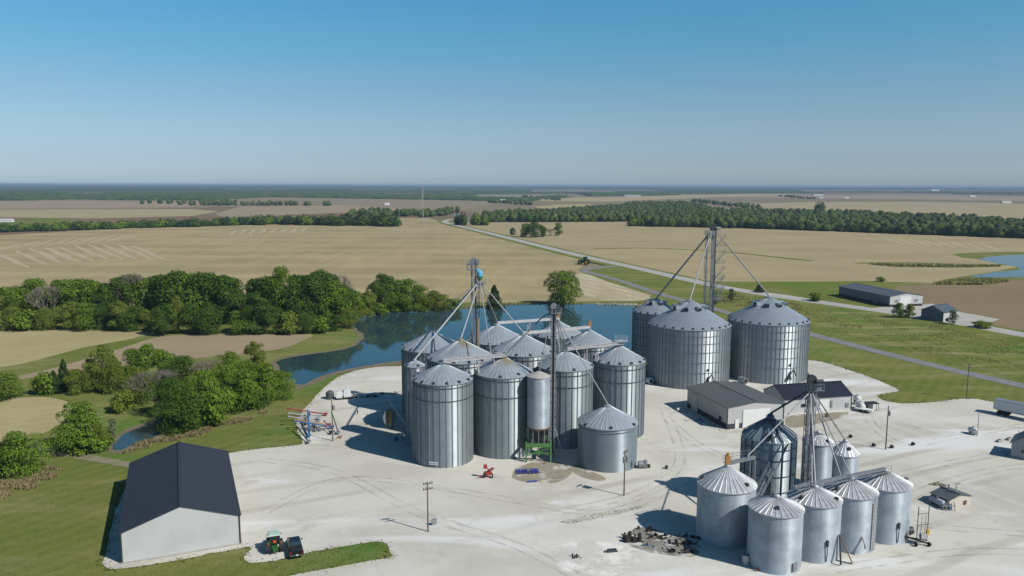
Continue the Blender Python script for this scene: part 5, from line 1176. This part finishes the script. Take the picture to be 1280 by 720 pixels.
# red machine, blue harrow and bits in front
t=thing('red_auger_cart','red folded auger cart standing on open gravel before the bins','auger cart',P(610,596.5)); m=MB()
m.box((0,0,.8),(1.3,1.,.5),.4); m.tube((-.9,.2,.5),(.9,-.3,2.0),.14); m.tube((.9,.3,.4),(-.5,-.3,2.3),.12); m.box((-.5,-.3,2.2),(.6,.5,.7),.3); m.tube((.2,0,.9),(1.2,.3,1.7),.12); m.bar((-.7,-.5,.5),(-1.9,-.8,.4),.15,.15); m.build('frame','red',t)
for x in (-.75,.85): m=MB(); m.tube((x-.12,-.3,.4),(x+.12,-.3,.4),.4,n=14); m.build('wheel','rubber',t)
t=thing('harrow','cobalt blue lattice harrow lying flat on the grain dust','harrow',P(658,590.5),.1); m=MB()
for k in range(7): m.bar((-1.9+k*.62,-1.0,.28),(-1.3+k*.62,1.0,.32),.12,.16); m.bar((-1.3+k*.62,-1.0,.22),(-1.9+k*.62,1.0,.26),.1,.14)
for y in (-.9,0,.9): m.bar((-2.1,y,.36),(2.4,y,.36),.12,.12)
m.build('tines','cobalt',t); m=MB(); m.box((.3,-.2,.55),(.5,.4,.4)); m.build('hitch','frame',t)
t=thing('steel_beam','cobalt blue beam lying in front of the harrow','beam',P(665,602.5),.25); m=MB(); m.box((0,0,.12),(1.9,.32,.24)); m.build('beam','cobalt',t); m=MB(); m.box((0,0,.26),(1.7,.08,.05)); m.build('flange','blue',t)
junk('small rusty hand pump by the green stand',681,580,4,.8,.5,.9,'rust',11,'pump','hand_pump')
t=thing('aeration_fan','grey round fan at the foot of the short smooth bin','fan',P(801,585)); m=MB(); m.tube((-.5,0,.75),(.5,0,.75),.7,n=18); m.build('housing','frame',t); m=MB(); m.tube((-.56,0,.75),(-.5,0,.75),.5,n=14); m.build('blade_cover','black',t); m=MB(); m.box((.9,.1,.8),(.6,.9,1.5)); m.build('transition','frame',t)
for px,py,l in ((811,584.5,'small dark bucket right of the short bin fan'),(833,586,'tiny dark drum furthest right of the short bin')):
    t=thing('drum',l,'drum',P(px,py)); m=MB(); m.lathe([(.3,0),(.32,.3),(.3,.6)],12); m.build('body','darkframe',t); m=MB(); m.lathe([(.31,.58),(.31,.63)],12); m.build('lid','black',t)
# fans at the big bins
for px,py,l in ((812,480,'white fan box at the left foot of the middle large bin'),(930,480,'grey fan between the two largest bins'),(1006.5,472,'grey fan on the right foot of the rightmost large bin')):
    t=thing('aeration_fan',l,'fan',P(px,py),.4); m=MB(); m.tube((0,-.7,1.),(0,.5,1.),.85,n=18); m.build('housing','frame' if px>850 else 'white',t); m=MB(); m.box((0,1.1,.95),(1.5,1.3,1.7)); m.build('transition','frame',t); m=MB(); m.tube((0,-.76,1.),(0,-.7,1.),.6,n=14); m.build('grille','black',t)
# yard blocks and tyres
for px,py,l in ((1062.5,547,'dark tyre on a light block nearest the small old bin'),(1091.5,558,'larger dark tyre block left of the bare pole'),(1114,560,'dark tyre block just right of the bare pole'),(1140.5,556.5,'dark tyre block furthest right of the bare pole')):
    t=thing('tyre_block',l,'tyre',P(px,py),.3); t.scale=(.72,.72,.72); m=MB(); m.tube((-.0,-.5,.45),(0,.15,.6),.5,n=14); m.build('tyre','rubber',t); m=MB(); m.box((.7,.1,.2),(.9,.6,.4)); m.build('block','concrete',t)
for px,py,l in ((1249,552.5,'low stone left of the pair before the scale house'),(1261.5,550,'low stone right of the pair before the scale house')):
    t=thing('stone_block',l,'stone',P(px,py)); m=MB(); m.box((0,0,.25),(1.3,.8,.55),.3,0,.8); m.build('block','concrete',t); m=MB(); m.box((.05,0,.58),(.6,.4,.12),.5,0,.7); m.build('cap','scrap',t)
# scrap heap
junk('pile of old tyres and scrap at the left end of the heap',791,675,22,3.4,1.9,1.1,'scrap',21); junk('dark scrap at the back of the heap',803,663,9,3.,1.5,.6,'scrap',22); junk('dark scrap bars in the middle of the scrap heap',825,672,20,3.4,1.6,.6,'scrap',23)
junk('blue and white scrap in front of the heap',811,683,7,2.2,.9,.4,'blue',24); junk('pale bent sheets on the scrap heap',834,684,7,2.6,1.4,.5,'pale',25)
junk('black machine frame at the right front of the heap',857,690,14,3.8,1.,.9,'black',26); junk('black rollers behind the right front frame of the heap',852,681,12,3.8,1.,.9,'scrap',27); junk('dark scrap in the edge of the bin shade',863,672,12,2.8,1.4,1.,'scrap',28)
junk('small bits of rubble on the crushed stone circle',720,697,9,1.4,.8,.5,'scrap',29,'rubble','rubble')
t=thing('steel_plate','dark folded plate right of the rubble on crushed stone','plate',P(765,689.5),.2); m=MB(); m.box((0,0,.2),(1.7,.6,.4),0,0,.8); m.build('plate','darkframe',t); m=MB(); m.box((-1.05,0,.15),(.5,.4,.3),0,0,.3); m.build('nose','darkframe',t)
# stuff round the old bins
t=thing('oil_drum','pale drum in the shade left of the front old bin','drum',P(932,705)); m=MB(); m.lathe([(.55,0),(.58,.7),(.55,1.4)],14); m.build('body','pale',t); m=MB(); m.lathe([(.5,1.38),(.5,1.46)],14); m.build('lid','frame',t)
junk('bits of pipe at the foot of the front old bin',951,713,6,1.6,.7,.5,'rust',31,'pipes','pipe_scrap')
t=thing('auger_lift','tall thin lattice auger lift frame right of the old bins','auger frame',P(1152,681),.1); m=MB()
for x,y in ((-.9,0),(1.,.3)): m.bar((x,y,.4),(x,y,6.2),.09,.09)
for z in (1.6,3.2,5.0): m.bar((-.9,0,z),(1.,.3,z),.06,.06)
m.bar((-.3,0,.4),(-.25,0,4.8),.05,.05); m.bar((.5,.2,.4),(.5,.2,4.8),.05,.05); m.build('uprights','darkframe',t)
m=MB(); m.bar((-3.,.9,1.3),(1.2,-.6,.3),.22,.22); m.bar((-2.6,1.2,1.0),(1.,.4,.5),.14,.14); m.build('tube','black',t)
m=MB(); m.box((.2,.1,1.4),(.9,.6,.8)); m.build('motor','pale',t); m=MB(); m.box((.9,.1,2.),(.35,.35,.9)); m.build('bracket','yellow',t)
for x,y in ((-1.2,-.4),(.8,-.6)): m=MB(); m.tube((x-.1,y,.35),(x+.1,y,.35),.35,n=12); m.build('wheel','rubber',t)
t=thing('aeration_fan','dark fan at the right foot of the rearmost right old bin','fan',P(1137,668)); m=MB(); m.tube((-.3,0,.7),(.4,0,.7),.6,n=16); m.build('housing','darkframe',t); m=MB(); m.tube((.4,0,.7),(.46,0,.7),.4,n=12); m.build('grille','black',t)
junk('low junk left of the grey shop shed',865,526,6,2.6,1.2,.6,'pale',32,'scrap','scrap_pile'); junk('blue vehicle parts in the shade of the shop shed',873,526,7,2.4,1.2,.8,'blue',33,'scrap','scrap_pile')
t=thing('sign_post','small white post left of the grey shop shed','post',P(847.5,516)); m=MB(); m.bar((0,0,0),(0,0,.9),.1,.1); m.build('post','frame',t); m=MB(); m.box((0,-.05,1.),(.6,.08,.5)); m.build('board','white',t)
junk('rusty machine by the door of the navy roofed shed',1034,521,8,2.,1.,1.2,'rust',34,'machine','old_machine')
# far road sign, mast, farmsteads
t=thing('road_sign','yellow warning sign beside the far road bend','road sign',P(584,285)); m=MB(); m.bar((0,0,0),(0,0,2.6),.12,.12); m.build('post','frame',t); m=MB(); m.box((0,-.1,3.2),(1.3,.06,1.3)); m.build('board','yellow',t)
q=P(529,276.5); hm=hz(232.5,q); t=thing('radio_mast','tall thin guyed lattice mast far off in the stubble','radio mast',q); m=MB(); lattice(m,0,0,0,hm,1.1,2.2,.13); m.build('mast','pale',t)
m=MB()
for k in range(3):
    a=k*2.094+.4
    for zz in (.5,.95): m.tube((0,0,hm*zz),(26*math.cos(a),26*math.sin(a),0),.03,n=4)
m.build('guy_wire','frame',t); m=MB(); m.box((3,-4,1.3),(4,3,2.6)); m.build('equipment_hut','pale',t)
for px,py,wpx,h,l in ((6,277.5,16,6,'long white shed at the far left beyond the hedgerow'),(571.5,270.5,6,5,'small bluish house behind the trees at the road bend'),(484,256.5,6,8,'pale shed in the woods left of the mast'),(630,251.5,10,8,'white farm shed group right of the mast in the distance'),
        (790,245.5,20,9,'low white farmstead beyond the middle of the wood'),(847,240.5,7,14,'white bin shaped shed far beyond the elevator tower'),(864,240.8,7,13,'white shed beside the far bin shaped shed'),(1022,244.5,12,10,'pale barn with trees far beyond the right fields'),(1026,248,5,7,'small white shed below the far pale barn'),(1058,248,6,7,'white shed alone right of the far pale barn'),
        (1168,239,9,24,'white elevator building on the eastern horizon'),(1215,246,7,9,'white shed in the far eastern fields'),(1257,254,10,9,'white barn under trees at the far right')):
    q=P(px,py); w=wpx/F*dist(q); t=thing('farm_shed',l,'shed',q,.1,'distant farm buildings')
    m=MB(); m.prism([(-w*.2,0),(w*.2,0),(w*.2,h*.6),(0,h*.72),(-w*.2,h*.6)],-w*.5,w*.5); m.v=[(y,x,z) for x,y,z in m.v]; m.f=[tuple(reversed(f)) for f in m.f]; m.build('wall','white',t)
    m=MB(); m.prism([(-w*.22,h*.58),(0,h*.72),(w*.22,h*.58),(w*.22,h*.62),(0,h*.78),(-w*.22,h*.62)],-w*.52,w*.52); m.v=[(y,x,z) for x,y,z in m.v]; m.f=[tuple(reversed(f)) for f in m.f]; m.build('roof','white' if px not in (571.5,) else 'skyblue',t)
# ------------------------------------------------------------------ air, light, camera
HAZE=.00008
m=MB(); m.box((0,0,26.5),(60000,60000,64)); o=m.build('haze','white'); o['kind']='stuff'; o.data.materials.clear()
hm_=bpy.data.materials.new('haze_air'); hm_.use_nodes=True; nt=hm_.node_tree; nt.nodes.clear()
out=N(nt,'ShaderNodeOutputMaterial'); pv=N(nt,'ShaderNodeVolumePrincipled'); pv.inputs['Color'].default_value=(.34,.46,.66,1); pv.inputs['Density'].default_value=HAZE; pv.inputs['Anisotropy'].default_value=0.
nt.links.new(pv.outputs[0],out.inputs['Volume']); o.data.materials.append(hm_)
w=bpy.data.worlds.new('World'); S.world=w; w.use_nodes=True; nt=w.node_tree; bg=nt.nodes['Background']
sky=N(nt,'ShaderNodeTexSky',sky_type='NISHITA'); sky.sun_disc=False
AZ=math.atan2(.848,-.53); EL=R(41.8)
sky.sun_elevation=EL; sky.sun_rotation=AZ; sky.altitude=250; sky.air_density=1.; sky.dust_density=.8; sky.ozone_density=10.
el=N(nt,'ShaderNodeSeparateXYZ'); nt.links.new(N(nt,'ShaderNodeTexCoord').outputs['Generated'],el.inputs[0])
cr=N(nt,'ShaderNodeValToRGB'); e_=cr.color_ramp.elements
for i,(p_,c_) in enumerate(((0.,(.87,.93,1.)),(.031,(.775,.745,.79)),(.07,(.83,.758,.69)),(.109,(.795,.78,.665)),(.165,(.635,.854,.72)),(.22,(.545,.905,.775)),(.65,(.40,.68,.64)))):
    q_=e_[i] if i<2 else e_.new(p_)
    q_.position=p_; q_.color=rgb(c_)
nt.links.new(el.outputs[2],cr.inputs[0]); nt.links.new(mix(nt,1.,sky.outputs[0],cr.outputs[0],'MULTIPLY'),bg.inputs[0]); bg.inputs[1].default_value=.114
ld=bpy.data.lights.new('sun','SUN'); ld.energy=5.; ld.angle=R(.53); ld.color=(1,.955,.88); lo=bpy.data.objects.new('sun',ld); COL.objects.link(lo)
sd=Vector((math.sin(AZ)*math.cos(EL),math.cos(AZ)*math.cos(EL),math.sin(EL))); lo.rotation_euler=sd.to_track_quat('Z','Y').to_euler(); lo.location=sd*300
cd=bpy.data.cameras.new('camera'); co=bpy.data.objects.new('camera',cd); COL.objects.link(co); S.camera=co
cd.sensor_fit='HORIZONTAL'; cd.sensor_width=36; cd.lens=36*F/1280; cd.clip_start=.5; cd.clip_end=60000
rm=Matrix((RV,UV,-FW)).transposed().to_4x4(); rm.translation=Vector((0,0,H)); co.matrix_world=rm
vs=S.view_settings; vs.view_transform='Standard'; vs.look='None'; vs.gamma=1; vs.use_curve_mapping=False; vs.exposure=.35
S.cycles.max_bounces=6; S.cycles.volume_bounces=0; S.cycles.use_denoising=True
